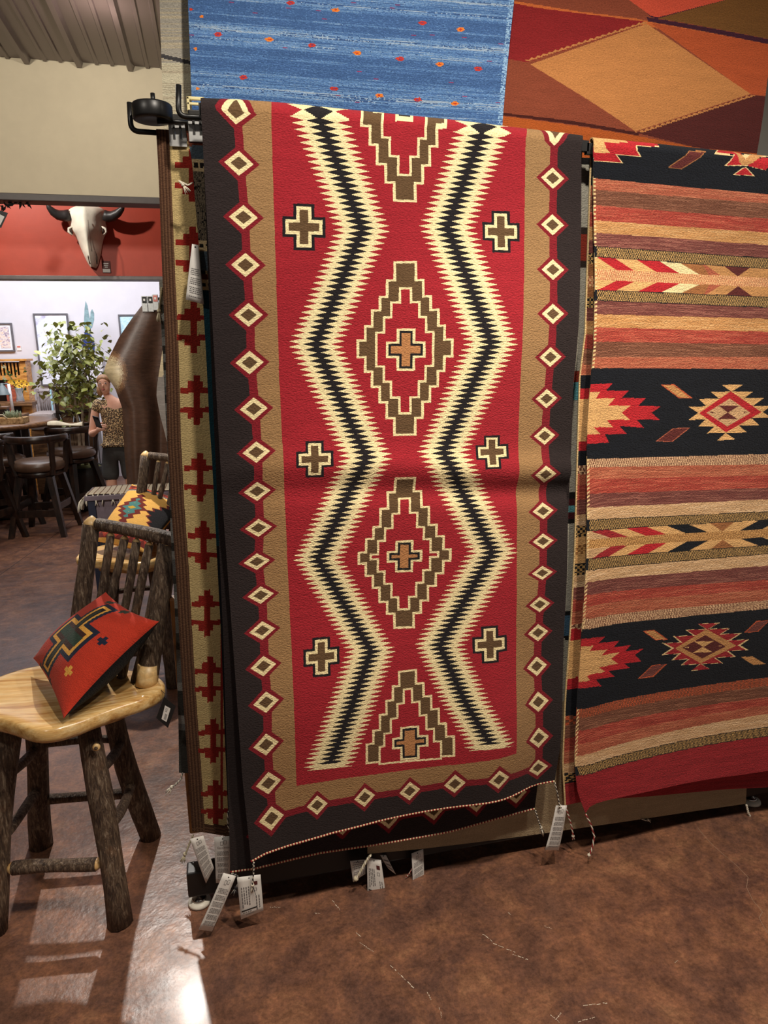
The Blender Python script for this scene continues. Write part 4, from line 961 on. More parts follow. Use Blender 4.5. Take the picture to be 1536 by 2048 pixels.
# wood board at the rack's end
w0_, w1_ = onY(356, 1400, 2.30)[0], onY(408, 1640, 2.30)[0]
G().box((w0_+0.0, 2.300, 0.143), (w0_+0.16, 2.345, 1.02), 0.006).build('wood_board', OAK, rack)
# steel clips that hold the rugs
def clip(px, Y, w, h, label, handle=True):
    P0 = V(onY(px[0], px[1], Y)); t = thing('rug_clip', label, 'clip', tuple(P0+V((0, 0, -h))), 'steel rug clips on the rack')
    x0, x1 = P0.x-w/2, P0.x+w/2
    j = G().box((x0, Y-0.004, P0.z-h), (x1, Y-0.001, P0.z-h*0.30), 0.001).build('jaw_plate', STL, t)
    for k in (0.3, 0.68):
        xx = x0+w*k; G().box((xx-w*0.07, Y-0.006, P0.z-h*0.80), (xx+w*0.07, Y-0.004, P0.z-h*0.40), 0.0008).build('pressed_rib', CHR, j)
    G().box((x0+w*0.04, Y-0.014, P0.z-h*0.34), (x1-w*0.04, Y-0.001, P0.z-h*0.12), 0.003).build('spring_bar', CHR, t)
    if handle:
        g = G(); z0, z1 = P0.z-h*0.14, P0.z+h*0.26
        g.box((x0, Y-0.010, z0), (x0+w*0.16, Y-0.003, z1), 0.002).box((x1-w*0.16, Y-0.010, z0), (x1, Y-0.003, z1), 0.002).box((x0, Y-0.010, z1-0.008), (x1, Y-0.003, z1), 0.002).box((x0, Y-0.010, (z0+z1)/2-0.003), (x1, Y-0.003, (z0+z1)/2+0.003), 0.001)
        g.build('handle', CRP, t)
    return t
clip((392, 214), YN-0.002, 0.046, 0.085, 'steel clip with cream handle at the slate rug corner')
clip((352, 222), YB-0.002, 0.046, 0.090, 'plain steel clip on the beige rug beside the black cap', False)
# ------------------------------------------------------------------ hickory bar stools
def bark_mat():
    t = NT('hickory_bark'); v = t.coords('Object', (40, 40, 7)); v2 = t.coords('Object', (1, 1, 1))
    n = t.noise(v, 3.0, 6, 0.7, 0.8); n2 = t.noise(v2, 9, 4)
    c = t.ramp(n, [(0.34, lin((28, 20, 16))), (0.46, lin((76, 57, 44))), (0.56, lin((126, 104, 84))), (0.68, lin((190, 172, 148)))])
    c = t.mix(c, t.ramp(n2, [(0.38, lin((54, 36, 28))), (0.6, lin((112, 92, 74))), (0.74, lin((140, 92, 58)))]), 0.35)
    t.set(Base_Color=c, Roughness=t.ramp(n, [(0.3, (0.65,)*3), (0.7, (0.38,)*3)])); t.bump(n, 0.9, 0.012); return t.m
BARK = bark_mat(); PEEL = wood('peeled_hickory', (168, 118, 66), (222, 182, 122), (236, 206, 152), (8, 8, 8), 0.4)
def post(parent, name, p0, p1, r0, r1, bend=0.0, tip0=False, tip1=False, n=7):
    p0, p1 = V(p0), V(p1); d = (p1-p0); s = d.cross(V((0.3, 1, 0.2))).normalized(); ph = random.uniform(0, 6)
    pts, rs = [], []
    for t in np.linspace(0, 1, n):
        pts.append(p0.lerp(p1, t)+s*bend*math.sin(math.pi*t)+s*0.15*r0*math.sin(5*t+ph)); rs.append((r0+(r1-r0)*t)*(1+0.06*math.sin(7*t+ph)))
    o = G().tube(pts, rs, 12, jitter=0.05).build(name, BARK, parent)
    for flag, e, q, rr in ((tip0, pts[0], pts[1], rs[0]), (tip1, pts[-1], pts[-2], rs[-1])):
        if flag:
            dn = (e-q).normalized(); G().tube([e-dn*rr*0.15, e+dn*rr*0.25, e+dn*rr*0.7, e+dn*rr*1.0], [rr*0.97, rr*0.85, rr*0.5, rr*0.12], 12).build('peeled_tip', PEEL, o)
    return o
def spline_closed(pts, n=72):
    P = np.array(pts, float); m = len(P); out = []
    for i in range(m):
        p0, p1, p2, p3 = P[i-1], P[i], P[(i+1) % m], P[(i+2) % m]
        for t in np.linspace(0, 1, n//m+1)[:-1]:
            out.append(0.5*((2*p1)+(-p0+p2)*t+(2*p0-5*p1+4*p2-p3)*t*t+(-p0+3*p1-3*p2+p3)*t**3))
    return np.array(out)
def hickory_stool(label, group):
    st = thing('hickory_bar_stool', label, 'stool', (-0.56, 2.34, 0), group)
    zs = 0.75
    out = spline_closed([(-0.84, 2.27), (-0.76, 2.19), (-0.66, 2.12), (-0.55, 2.035), (-0.46, 2.055), (-0.37, 2.114), (-0.265, 2.170), (-0.218, 2.235), (-0.245, 2.325), (-0.36, 2.41), (-0.48, 2.50), (-0.60, 2.525), (-0.72, 2.50), (-0.82, 2.40)], 84)
    cxy = out.mean(0); g = G(); rings = [(0.02, -0.014), (0.35, -0.013), (0.62, -0.010), (0.80, -0.004), (0.93, 0.0), (0.975, -0.003), (1.0, -0.013), (1.0, -0.032), (0.985, -0.043), (0.95, -0.048), (0.5, -0.048), (0.02, -0.048)]
    n = len(out); vs = []; fs = []
    for s, dz in rings: vs += [(cxy[0]+(q[0]-cxy[0])*s, cxy[1]+(q[1]-cxy[1])*s, zs+dz) for q in out]
    for i in range(len(rings)-1): fs += [(i*n+j, i*n+(j+1) % n, (i+1)*n+(j+1) % n, (i+1)*n+j) for j in range(n)]
    fs += [tuple(range(n)), tuple((len(rings)-1)*n+j for j in range(n-1, -1, -1))]
    g.add(vs, fs, True).build('seat', PINE, st)
    sw = [(cxy[0]+(q[0]-cxy[0])*0.66, cxy[1]+(q[1]-cxy[1])*0.66) for q in out]
    G().prism([(x, y, zs-0.085) for x, y in sw], (0, 0, 0.036)).build('swivel_board', PINE, st)
    feet = dict(FR=((-0.408, 2.105), (-0.448, 2.20)), RR=((-0.350, 2.528), (-0.425, 2.40)), RL=((-0.740, 2.577), (-0.665, 2.44)), FL=((-0.80, 2.17), (-0.69, 2.25)))
    def at(k, z): (fx, fy), (tx, ty) = feet[k]; t = z/0.68; return V((fx+(tx-fx)*t, fy+(ty-fy)*t, z))
    for k in feet: post(st, 'leg', at(k, 0.0), at(k, 0.672), 0.040, 0.035, 0.004)
    def rung(a, b, za, zb, r=0.016, ext=0.0, tips=False):
        A, B = at(a, za), at(b, zb); dd = (B-A).normalized(); post(st, 'rung', A-dd*ext, B+dd*ext, r, r*0.95, 0.006, tips, tips)
    rung('FL', 'FR', 0.205, 0.205, 0.0215, -0.046, True); rung('RL', 'RR', 0.215, 0.215, 0.019); rung('RL', 'RR', 0.47, 0.47, 0.016)
    rung('FR', 'RR', 0.50, 0.46, 0.017); rung('FR', 'RR', 0.31, 0.27, 0.018); rung('FL', 'RL', 0.50, 0.46, 0.017); rung('FL', 'RL', 0.31, 0.27, 0.018)
    kc = V(onY(192, 1496, 2.135)); kb = G().lathe(kc, [(0.0, -0.002), (0.008, -0.0015), (0.0115, 0.001), (0.013, 0.006)], 14, 'Y').build('leg_knot', PEEL, st); G().lathe(kc, [(0.0, -0.0035), (0.005, -0.003), (0.007, 0.0)], 12, 'Y').build('knot_heart', BARK, kb)
    # back
    lb, lt = V((-0.535, 2.480, 0.735)), V(onY(180, 1048, 2.53)); rbq, rt = V((-0.275, 2.272, 0.735)), V(onY(338, 1088, 2.36))
    post(st, 'back_post', lb, lt, 0.031, 0.029, -0.006, False, True); rp = post(st, 'back_post', rbq, rt, 0.033, 0.031, 0.004, False, True)
    G().tube([rbq+V((-0.001, -0.001, 0.006)), rbq+V((0.003, 0.003, 0.03)), rbq+V((0.008, 0.008, 0.075))], [0.036, 0.0345, 0.0335], 12).build('peeled_foot', PEEL, rp)
    ra, rbb = lt.lerp(lb, 0.06), rt.lerp(rbq, 0.03); dd = (rbb-ra).normalized()
    ra = V(onY(196, 1049, 2.515)); rbb = V(onY(352, 1086, 2.335)); dd = (rbb-ra).normalized()
    post(st, 'top_rail', ra, rbb+dd*0.05, 0.0225, 0.024, 0.012, True, True)
    m = 6
    for i in range(1, m):
        t = i/m; top = ra.lerp(rbb, t)+V((0, 0, -0.028)); bot = lb.lerp(rbq, t)+V((0.0, 0.012*math.sin(math.pi*t), 0.0))
        post(st, 'spindle', bot+V((0, 0, 0.006)), top, 0.0150, 0.0135, 0.003*(-1)**i, False, True, 6)
    return st
stool1 = hickory_stool('hickory bar stool in front with bark legs, pine seat and black price tag', 'hickory bar stools')
stool2 = copy_tree(stool1); stool2['label'] = 'farther hickory bar stool with pine seat, holding the yellow pillow'
stool2.location = (-0.50, 4.02, 0); stool2.rotation_euler = (0, 0, math.radians(7))
# black swing tag on the front stool
BT = plain('black_card', (22, 21, 21), 0.6); q = [V(onY(x, y, 2.19)) for x, y in ((328, 1394), (351.6, 1412.5), (336, 1456), (312.5, 1436))]
tg = G().prism(q, (0, 0.001, 0)).build('swing_tag', BT, stool1)
q2 = [V(onY(x, y, 2.189)) for x, y in ((330, 1411), (341, 1417), (333, 1444), (323, 1438))]
lb_ = G().prism(q2, (0, 0.0004, 0)).build('white_sticker', PAPER, tg)
pr = G()
for k in range(12):
    t0 = 0.5+0.035*k; A = q2[0].lerp(q2[3], t0); B = q2[1].lerp(q2[2], t0); pr.add([A.lerp(B, .35)+V((0, -.0006, 0)), A.lerp(B, .8)+V((0, -.0006, 0)), A.lerp(B, .8)+V((0, -.0006, -.0007)), A.lerp(B, .35)+V((0, -.0006, -.0007))], [(0, 1, 2, 3)])
for k in range(3):
    t0 = 0.12+0.1*k; A = q2[0].lerp(q2[3], t0); B = q2[1].lerp(q2[2], t0); pr.add([A.lerp(B, .2)+V((0, -.0006, 0)), A.lerp(B, .6)+V((0, -.0006, 0)), A.lerp(B, .6)+V((0, -.0006, -.0014)), A.lerp(B, .2)+V((0, -.0006, -.0014))], [(0, 1, 2, 3)])
pr.build('barcode', INK, lb_)
G().tube([V(onY(333, 1398, 2.188)), V(onY(330, 1388, 2.20)), V(onY(322, 1380, 2.22))], 0.0008, 5).build('tag_string', YD, tg)
# ------------------------------------------------------------------ pillows
def pillow(name, label, corners, th, pal, paint, back_rgb, mat, nrm=None, N=170, pinch=0.05, puff=(1, 1)):
    """corners: bottom-left, bottom-right, top-right, top-left (3-D); paint(u,v)->key grid (u right, v up)"""
    c = [np.array(p, float) for p in corners]; cen = sum(c)/4
    ex = (c[1]-c[0])+(c[2]-c[3]); ey = (c[3]-c[0])+(c[2]-c[1]); nz = np.cross(ex, ey); nz /= np.linalg.norm(nz)
    if nz @ (CC-cen) < 0: nz = -nz
    t = thing(name, label, 'pillow', tuple(V(cen)))
    u = np.linspace(0, 1, N+1); U, W = np.meshgrid(u, u)
    a, b = U*2-1, W*2-1
    Up = U-pinch*np.sign(a)*np.abs(a)**3*(1-b*b); Wp = W-pinch*np.sign(b)*np.abs(b)**3*(1-a*a)
    B = (1-Up)[..., None]*(1-Wp)[..., None]*c[0]+Up[..., None]*(1-Wp)[..., None]*c[1]+Up[..., None]*Wp[..., None]*c[2]+(1-Up)[..., None]*Wp[..., None]*c[3]
    h = th*0.5*np.clip((1-a**2), 0, 1)**0.55*np.clip((1-b**2), 0, 1)**0.55*(1+0.05*np.sin(5*a+3*b))
    res = []
    for sgn, nm in ((1, 'front_cover'), (-1, 'back_cover')):
        P = B+nz*(sgn*h)[..., None]*(puff[0] if sgn > 0 else puff[1])
        me = bpy.data.meshes.new(nm); idx = np.arange((N+1)**2).reshape(N+1, N+1)
        f = np.stack([idx[:-1, :-1], idx[:-1, 1:], idx[1:, 1:], idx[1:, :-1]], -1).reshape(-1, 4)
        e1 = P[0, 1]-P[0, 0]; e2 = P[1, 0]-P[0, 0]
        if (np.cross(ex, ey) @ nz > 0) != (sgn > 0): f = f[:, ::-1]
        me.from_pydata((P.reshape(-1, 3)-cen).tolist(), [], f.tolist()); me.polygons.foreach_set('use_smooth', [True]*len(f))
        uc = (np.arange(N)+0.5)/N; UC, WC = np.meshgrid(uc, uc)
        keys = list(pal); cols = np.array([lin(pal[k]) for k in keys])
        if sgn > 0: ci = paint(UC, WC, keys); col = cols[ci].reshape(-1, 3)
        else: col = np.repeat([lin(back_rgb)], N*N, 0)
        uvl = me.uv_layers.new(name='weave'); vi = np.empty(len(f)*4, np.int32); me.loops.foreach_get('vertex_index', vi)
        uvl.data.foreach_set('uv', (np.stack([U, W], -1).reshape(-1, 2)[vi]*0.45).astype(np.float32).ravel())
        ca = me.color_attributes.new('yarn', 'FLOAT_COLOR', 'CORNER'); ca.data.foreach_set('color', np.c_[np.repeat(col, 4, 0), np.ones(len(f)*4)].astype(np.float32).ravel())
        o = link_obj(nm, me, mat, t); res.append(o)
    return t
def boxm(U, W, u0, u1, v0, v1): return (U > u0) & (U < u1) & (W > v0) & (W < v1)
def red_paint(U, W, keys):
    C = np.zeros(U.shape, int); K = keys.index
    jag = 0.008*np.sign(np.sin(W*160))
    cu = 0.47
    def cross(d, k):
        C[boxm(U+jag*0.4, W, cu-0.105+d, cu+0.105-d, 0.05+d, 0.93-d)] = K(k); C[boxm(U, W+jag*0.4, cu-0.27+d, cu+0.27-d, 0.32+d, 0.66-d)] = K(k)
    cross(0, 'navy'); cross(0.040, 'yel')
    C[boxm(U, W, cu-0.035, cu+0.035, 0.12, 0.86)] = K('blk'); C[boxm(U, W, cu-0.195, cu+0.195, 0.395, 0.585)] = K('brn'); C[boxm(U, W, cu-0.20, cu+0.20, 0.44, 0.54)] = K('grn'); C[boxm(U, W, cu-0.018, cu+0.018, 0.15, 0.83)] = K('grn2')
    def mini(x, y, k, s=0.045):
        C[boxm(U, W, x-s, x+s, y-s*.4, y+s*.4)] = K(k); C[boxm(U, W, x-s*.4, x+s*.4, y-s, y+s)] = K(k)
    for x, y, k in ((0.83, 0.62, 'navy'), (0.80, 0.27, 'yel'), (0.33, 0.955, 'grn2'), (0.62, 0.95, 'grn2'), (0.33, 0.04, 'grn2'), (0.60, 0.03, 'navy'), (0.1, 0.5, 'navy')): mini(x, y, k)
    return C
PR_ = dict(red=(184, 56, 38), navy=(34, 38, 56), yel=(222, 162, 72), blk=(28, 24, 24), brn=(62, 34, 28), grn=(44, 62, 50), grn2=(52, 58, 50))
bl_, br_ = V(onZ(66, 1316, .79)), V(onZ(127, 1437, .775)); tr_, tl_ = V(onY(318, 1243, 2.19)), V(onY(211, 1184, 2.40))
pillow('red_pillow', 'red woven pillow with navy and gold cross motif, black back, on the front stool', [bl_, br_, tr_, tl_], 0.17, PR_, red_paint, (20, 19, 20), WOOL, pinch=0.045, puff=(0.9, 1.2))
def yel_paint(U, W, keys):
    C = np.zeros(U.shape, int); K = keys.index
    saw = np.abs(((W*13) % 1)*2-1)
    d1 = np.abs(U-0.42)/0.31+np.abs(W-0.50)/0.34+0.26*saw
    C[d1 < 0.95] = K('mar'); C[d1 < 0.62] = K('teal'); C[d1 < 0.26] = K('gold')
    d2 = np.abs(U-1.0)/0.36+np.abs(W-0.5)/0.42+0.2*saw; C[d2 < 0.95] = K('mar'); C[d2 < 0.85] = K('blk')
    d3 = np.abs(U+0.06)/0.2+np.abs(W-0.5)/0.3+0.2*saw; C[d3 < 0.9] = K('mar')
    for s in (W, 1-W):
        C[s > 0.835] = K('gry'); C[(s > 0.835) & ((np.floor(U*60) % 2) == 0) & (s < 0.85)] = K('cream')
        C[s > 0.87] = K('mar'); z = np.abs(((U*5) % 1)*2-1); C[(s > 0.88) & ((s-0.88)/0.08 < z)] = K('red'); C[(s > 0.88) & ((s-0.88)/0.08 < z-0.55)] = K('org'); C[s > 0.965] = K('yel')
    return C
PY_ = dict(yel=(226, 172, 88), mar=(108, 38, 32), teal=(70, 120, 116), gold=(190, 150, 50), blk=(26, 24, 28), gry=(120, 110, 100), cream=(222, 210, 180), red=(176, 62, 44), org=(222, 130, 70))
pillow('yellow_pillow', 'yellow patterned pillow with maroon and teal diamond on the farther stool', [V(onZ(186, 1082, .80)), V(onZ(290, 1106, .795)), V(onY(375, 1002, 4.22)), V(onY(264, 968, 4.30))], 0.16, PY_, yel_paint, (190, 140, 70), WOOL, pinch=0.03)
# ------------------------------------------------------------------ hides on a stand
def leather():
    t = NT('glossy_cowhide'); at = t.new('ShaderNodeAttribute', attribute_name='yarn'); v = t.coords('Object')
    n = t.noise(t.coords('Object', (8, 8, 30)), 2, 5, 0.65); n2 = t.noise(v, 3, 3)
    c = t.mix(at.outputs['Color'], t.ramp(n, [(0.3, (0.62, 0.60, 0.58)), (0.7, (1.25, 1.2, 1.15))]), 0.8, 'MULTIPLY'); c = t.mix(c, t.ramp(n2, [(0.35, (0.6, 0.55, 0.5)), (0.65, (1.3, 1.25, 1.2))]), 0.5, 'MULTIPLY')
    t.set(Base_Color=c, Roughness=0.42); t.bump(n, 0.25, 0.006); return t.m
HIDE = leather()
def hidewr(u, v): return 0.06*np.sin(2*math.pi*(1.15*u+0.05*v)+2.3)*np.clip(v*3, 0.15, 1)+0.02*np.sin(2*math.pi*3.2*u+1)*np.clip(v, 0, 1)-0.05*np.exp(-((u-0.06)/0.12)**2)*np.exp(-((v-0.34)/0.16)**2)
YH = 5.05
hs = Sheet([(283, 612), (263, 638), (238, 675), (215, 722), (208, 742), (219, 760), (230, 776), (244, 816), (248, 909), (253, 964), (256, 1060)], [(345, 603), (352, 700), (352, 900), (350, 1060)], YH, wrinkle=hidewr, K=31, M=420, N=220)
ph_ = Paint(hs, dict(brown=(86, 62, 50), pale=(212, 196, 160), mid=(140, 106, 78))); ph_.fill('brown'); rr_ = ((ph_.X-222)/24)**2+((ph_.Y-748)/32)**2
nz_ = RNG.random(ph_.C.shape)*2.2-0.6
ph_.fill('mid', rr_+0.35*(nz_-.5) < 1.9); ph_.fill('pale', rr_+0.4*(nz_-.5) < 1.0)
hide = thing('cowhide', 'brown glossy cowhide with a pale flap hanging beside the woman', 'hide', tuple(V(onY(300, 1060, YH))))
cloth_object('hide_skin', [(hs, hs.C, ph_.colours())], HIDE, hide, thick=0.005)
hs2 = Sheet([(325, 700), (319, 740), (314, 772), (313, 792), (320, 830), (328, 860), (338, 900)], [(352, 700), (354, 900)], YH-0.10, K=21, M=60, N=30)
pw = Paint(hs2, dict(grey=(150, 144, 140), pale=(222, 206, 170))); pw.fill('grey'); pw.fill('pale', pw.Y < 755-(pw.X-318)*0.4)
hide2 = thing('grey_hide', 'pale grey hide edge peeking between the brown cowhide and the beige rug', 'hide', tuple(V(onY(340, 900, YH-0.1))))
cloth_object('hide_skin', [(hs2, hs2.C, pw.colours())], HIDE, hide2, thick=0.005)
hst = thing('hide_stand', 'dark metal stand carrying the clipped cowhides', 'stand', (-0.15, 5.10, 0))
G().tube([(-0.405, 5.075, 2.155), (0.25, 5.075, 2.155)], 0.010, 10).build('cross_bar', BLK, hst); G().tube([(0.15, 5.09, 0.02), (0.15, 5.09, 2.15)], 0.016, 10).build('pole', BLK, hst)
G().box((-0.05, 4.9, 0.0), (0.35, 5.3, 0.03), 0.004).build('base_plate', BLK, hst)
G().tube([(0.0, 5.00, 1.90), (0.15, 5.08, 1.92)], 0.008, 8).build('side_arm', BLK, hst); G().tube([(-0.30, 4.962, 1.905), (0.02, 4.962, 1.905), (0.02, 5.02, 1.90)], 0.007, 8).build('side_bar', BLK, hst)
RWS = plain('red_white_sticker', (206, 120, 110), 0.6)
for k, (x, y) in enumerate(((288, 592), (300, 592), (310, 589))):
    c = V(onY(x, y, YH-0.015)); t = thing('hide_clip', ('leftmost', 'middle', 'rightmost')[k]+' of the three steel clips on top of the brown cowhide', 'clip', tuple(c), 'steel clips on the hides')
    G().box(c+V((-0.018, -0.006, -0.10)), c+V((0.018, 0.006, 0.0)), 0.003).build('clip_body', STL, t); G().box(c+V((-0.013, -0.010, -0.045)), c+V((0.013, -0.006, -0.006)), 0.001).build('sticker', (RWS, BT, RWS)[k] if k != 0 else BT, t)
    G().box(c+V((-0.006, -0.0115, -0.032)), c+V((0.006, -0.010, -0.018)), 0.0005).build('sticker_mark', PAPER, t)
# ------------------------------------------------------------------ small table with fringed runner
NAVY = plain('navy_paint', (36, 42, 62), 0.5); LILW = plain('lilac_paint', (120, 106, 116), 0.6)
tt = thing('side_table', 'small navy and lilac side table under the fringed striped runner', 'table', (-0.55, 4.72, 0))
zt = 0.955
G().box((-0.815, 4.58, zt-0.03), (-0.28, 4.90, zt), 0.004).build('table_top', LILW, tt); G().box((-0.79, 4.60, zt-0.16), (-0.30, 4.88, zt-0.03), 0.003).build('apron', LILW, tt)
for x in (-0.80, -0.33):
    for y in (4.59, 4.85): G().box((x, y, 0), (x+0.045, y+0.045, zt-0.03), 0.004).build('leg', NAVY, tt)
run = thing('striped_runner', 'cream runner with brown stripes and white fringe on the side table', 'runner', (-0.55, 4.72, zt))
RUNM = NT('runner_cloth'); vv = RUNM.coords('Object', (1, 1, 1)); wv = RUNM.new('ShaderNodeTexWave', wave_type='BANDS', bands_direction='X'); wv.inputs['Scale'].default_value = 9.0; wv.inputs['Distortion'].default_value = 0.3
RUNM.link(vv, wv.inputs['Vector']); RUNM.set(Base_Color=RUNM.ramp(wv.outputs['Fac'], [(0.06, lin((140, 110, 86))), (0.14, lin((222, 208, 184))), (1.0, lin((216, 202, 178)))]), Roughness=0.95)
P = [[V((-0.835+0.56*u, 4.60+0.28*v, zt+0.004+0.003*math.sin(9*u+4*v)-(0.03 if u == 0 else 0))) for v in np.linspace(0, 1, 8)] for u in np.linspace(0, 1, 16)]
G().grid(P, True, (0, 0, 0.004)).build('runner_cloth', RUNM.m, run)
for k in range(12):
    y = 4.605+0.27*k/11; p0 = V((-0.834, y, zt-0.024)); a = random.uniform(-1, 1)
    G().tube([p0, p0+V((-0.012, a*0.01, -0.012)), p0+V((-0.016+0.01*a, a*0.02, -0.045)), p0+V((-0.012+0.02*a, a*0.03, -0.075))], [0.004, 0.0045, 0.004, 0.003], 6).build('fringe', YW, run)
for k in range(7):
    x = -0.80+0.20*k/6; p0 = V((x, 4.598, zt+0.004)); a = random.uniform(-1, 1)
    G().tube([p0, p0+V((a*0.01, -0.012, -0.01)), p0+V((a*0.02, -0.014, -0.04)), p0+V((a*0.03, -0.014, -0.065))], [0.004, 0.0045, 0.004, 0.003], 6).build('fringe', YW, run)
# ------------------------------------------------------------------ skull on the red header
BONE = plain('old_bone', (238, 232, 214), 0.8, vary=0.10, scale=14, bump=0.25); HORN = plain('dark_horn', (46, 42, 42), 0.45, vary=0.3, scale=10); HOL = plain('bone_shadowed_cavity', (70, 52, 42), 0.9)
YK = 6.33; U_ = lambda x, y, dy=0.0: V(onY(x, y, YK+dy))
sk = thing('buffalo_skull', 'white buffalo skull with dark horns mounted on the red wall', 'skull', tuple(U_(186, 538)))
rows = [(412, 20, 20, .02), (416, 33, 33, -.03), (422, 38, 38, -.06), (430, 52, 39, -.08), (438, 45, 37, -.09), (446, 38, 35, -.10), (458, 39, 38, -.11), (466, 37, 36, -.11), (472, 29, 30, -.11), (482, 25, 26, -.11), (495, 21, 22, -.10), (508, 17, 19, -.09), (520, 13, 14, -.08), (530, 9, 11, -.06), (537, 4, 5, -.03)]
P = []
for y, l, r, d in rows:
    cx = np.interp(y, [412, 440, 537], [172, 175, 187]); row = []
    for t in np.linspace(-1, 1, 15):
        x = cx+(l if t < 0 else r)*t; b = (1-abs(t)**2.2); row.append(U_(x, y, 0.05)+V((0, (d-0.06)*b*1.0-0.02*math.exp(-(t/0.15)**2)*b, 0)))
    P.append(row)
G().grid(P, True, (0, 0.012, 0)).build('cranium', BONE, sk, sub=1)
for s in (-1, 1):
    ex = 177+s*(30 if s > 0 else 34); e = U_(ex, 462, -0.01)
    G().tube([e+V((-s*0.004, -0.012, 0.020)), e+V((0.0, -0.020, 0.006)), e+V((-s*0.002, -0.018, -0.008)), e+V((-s*0.010, -0.012, -0.022))], [0.003, 0.009, 0.009, 0.003], 10).build('eye_socket', HOL, sk); G().tube([e+V((-s*0.010, -0.012, 0.030)), e+V((s*0.016, -0.012, 0.016)), e+V((s*0.020, -0.008, -0.006)), e+V((-s*0.004, -0.012, -0.032))], [0.006, 0.010, 0.010, 0.006], 10).build('orbit_ridge', BONE, sk)
    n0, n1 = U_(184+s*5, 500, -0.10), U_(187+s*7, 528, -0.075)
    G().tube([n0, n0.lerp(n1, .5)+V((s*0.006, -0.008, 0)), n1], [0.004, 0.009, 0.004], 8).build('nasal_opening', HOL, sk)
    hp = [(128, 432), (116, 430), (106, 424), (98, 415), (92, 404)] if s < 0 else [(216, 433), (226, 432), (236, 426), (244, 417), (249, 406)]
    pts = [U_(x, y, -0.02-0.02*i) for i, (x, y) in enumerate(hp)]
    core = U_(140 if s < 0 else 208, 430, -0.02)
    G().tube([core]+pts, [0.042, 0.042, 0.037, 0.030, 0.020, 0.004], 14).build('horn', HORN, sk)
G().lathe(U_(172, 423, -0.09), [(0.0, -0.004), (0.006, -0.003), (0.008, 0.002), (0.0, 0.004)], 10, 'Y').build('bore_hole', HOL, sk)
G().tube([U_(176, 440, -0.125), U_(178, 460, -0.148), U_(181, 485, -0.148), U_(184, 503, -0.138)], [0.0015, 0.0022, 0.0022, 0.002], 6).build('frontal_suture', HOL, sk)
def card(name, label, px, Y, mat, cat, th=0.004):
    a, b = V(onY(*px[:2], Y)), V(onY(*px[2:], Y)); return a, b, G().box((a.x, Y, b.z), (b.x, Y+th, a.z), 0.0005)
a, b, g = card('', '', (203, 522, 222, 546), 6.39, None, '')
t = tag(g.build('wall_sign', plain('dark_red_card', (92, 40, 34), 0.6)), 'small dark red sign card beside the skull muzzle', 'sign'); G().box((a.x+0.004, 6.387, b.z+0.004), (b.x-0.004, 6.390, b.z+0.030), 0.0002).build('white_strip', PAPER, t)
g = G()
for k in range(3): g.box((a.x+0.012+0.004*k, 6.387, a.z-0.022-0.014*k), (b.x-0.012-0.004*k, 6.390, a.z-0.016-0.014*k))
g.build('lettering', PAPER, t)
# black leaf spray and tag at the header edge
LEAFB = plain('black_leaf', (18, 17, 16), 0.6); spz = thing('black_leaf_spray', 'black artificial leaf spray hanging under the beige header at far left', 'foliage', tuple(V(onY(20, 410, 5.26))))
for k in range(26):
    x, y = random.uniform(-20, 60), random.uniform(396, 408)+(6 if random.random() < .3 else 0); c = V(onY(x, y, 5.26)); an = random.uniform(2.6, 6.8); L = random.uniform(0.03, 0.055)
    d = V((math.cos(an), random.uniform(-.4, .4), math.sin(an))).normalized(); n = V((-d.z, 0, d.x)).normalized()
    G().add([c, c+d*L*.4+n*L*.16, c+d*L, c+d*L*.4-n*L*.16, c+d*L*.45+V((0, -0.006, 0))], [(0, 1, 4), (1, 2, 4), (2, 3, 4), (3, 0, 4)]).build('leaf', LEAFB, spz)
G().tube([onY(-30, 393, 5.26), onY(10, 400, 5.26), onY(60, 404, 5.26)], 0.004, 6).build('stem', LEAFB, spz)
q = [V(onY(x, y, 5.23)) for x, y in ((-8, 418), (16, 426), (2, 456), (-22, 448))]; tb = G().prism(q, (0, 0.002, 0)).build('price_tag', BT, spz)
G().prism([q[0].lerp(q[2], .2)+V((0, -.001, 0)), q[1].lerp(q[2], .25)+V((-.01, -.001, 0)), q[2].lerp(q[1], .2)+V((-.012, -.001, 0)), q[3].lerp(q[1], .25)+V((0, -.001, 0))], (0, 0.0008, 0)).build('white_sticker', PAPER, tb)
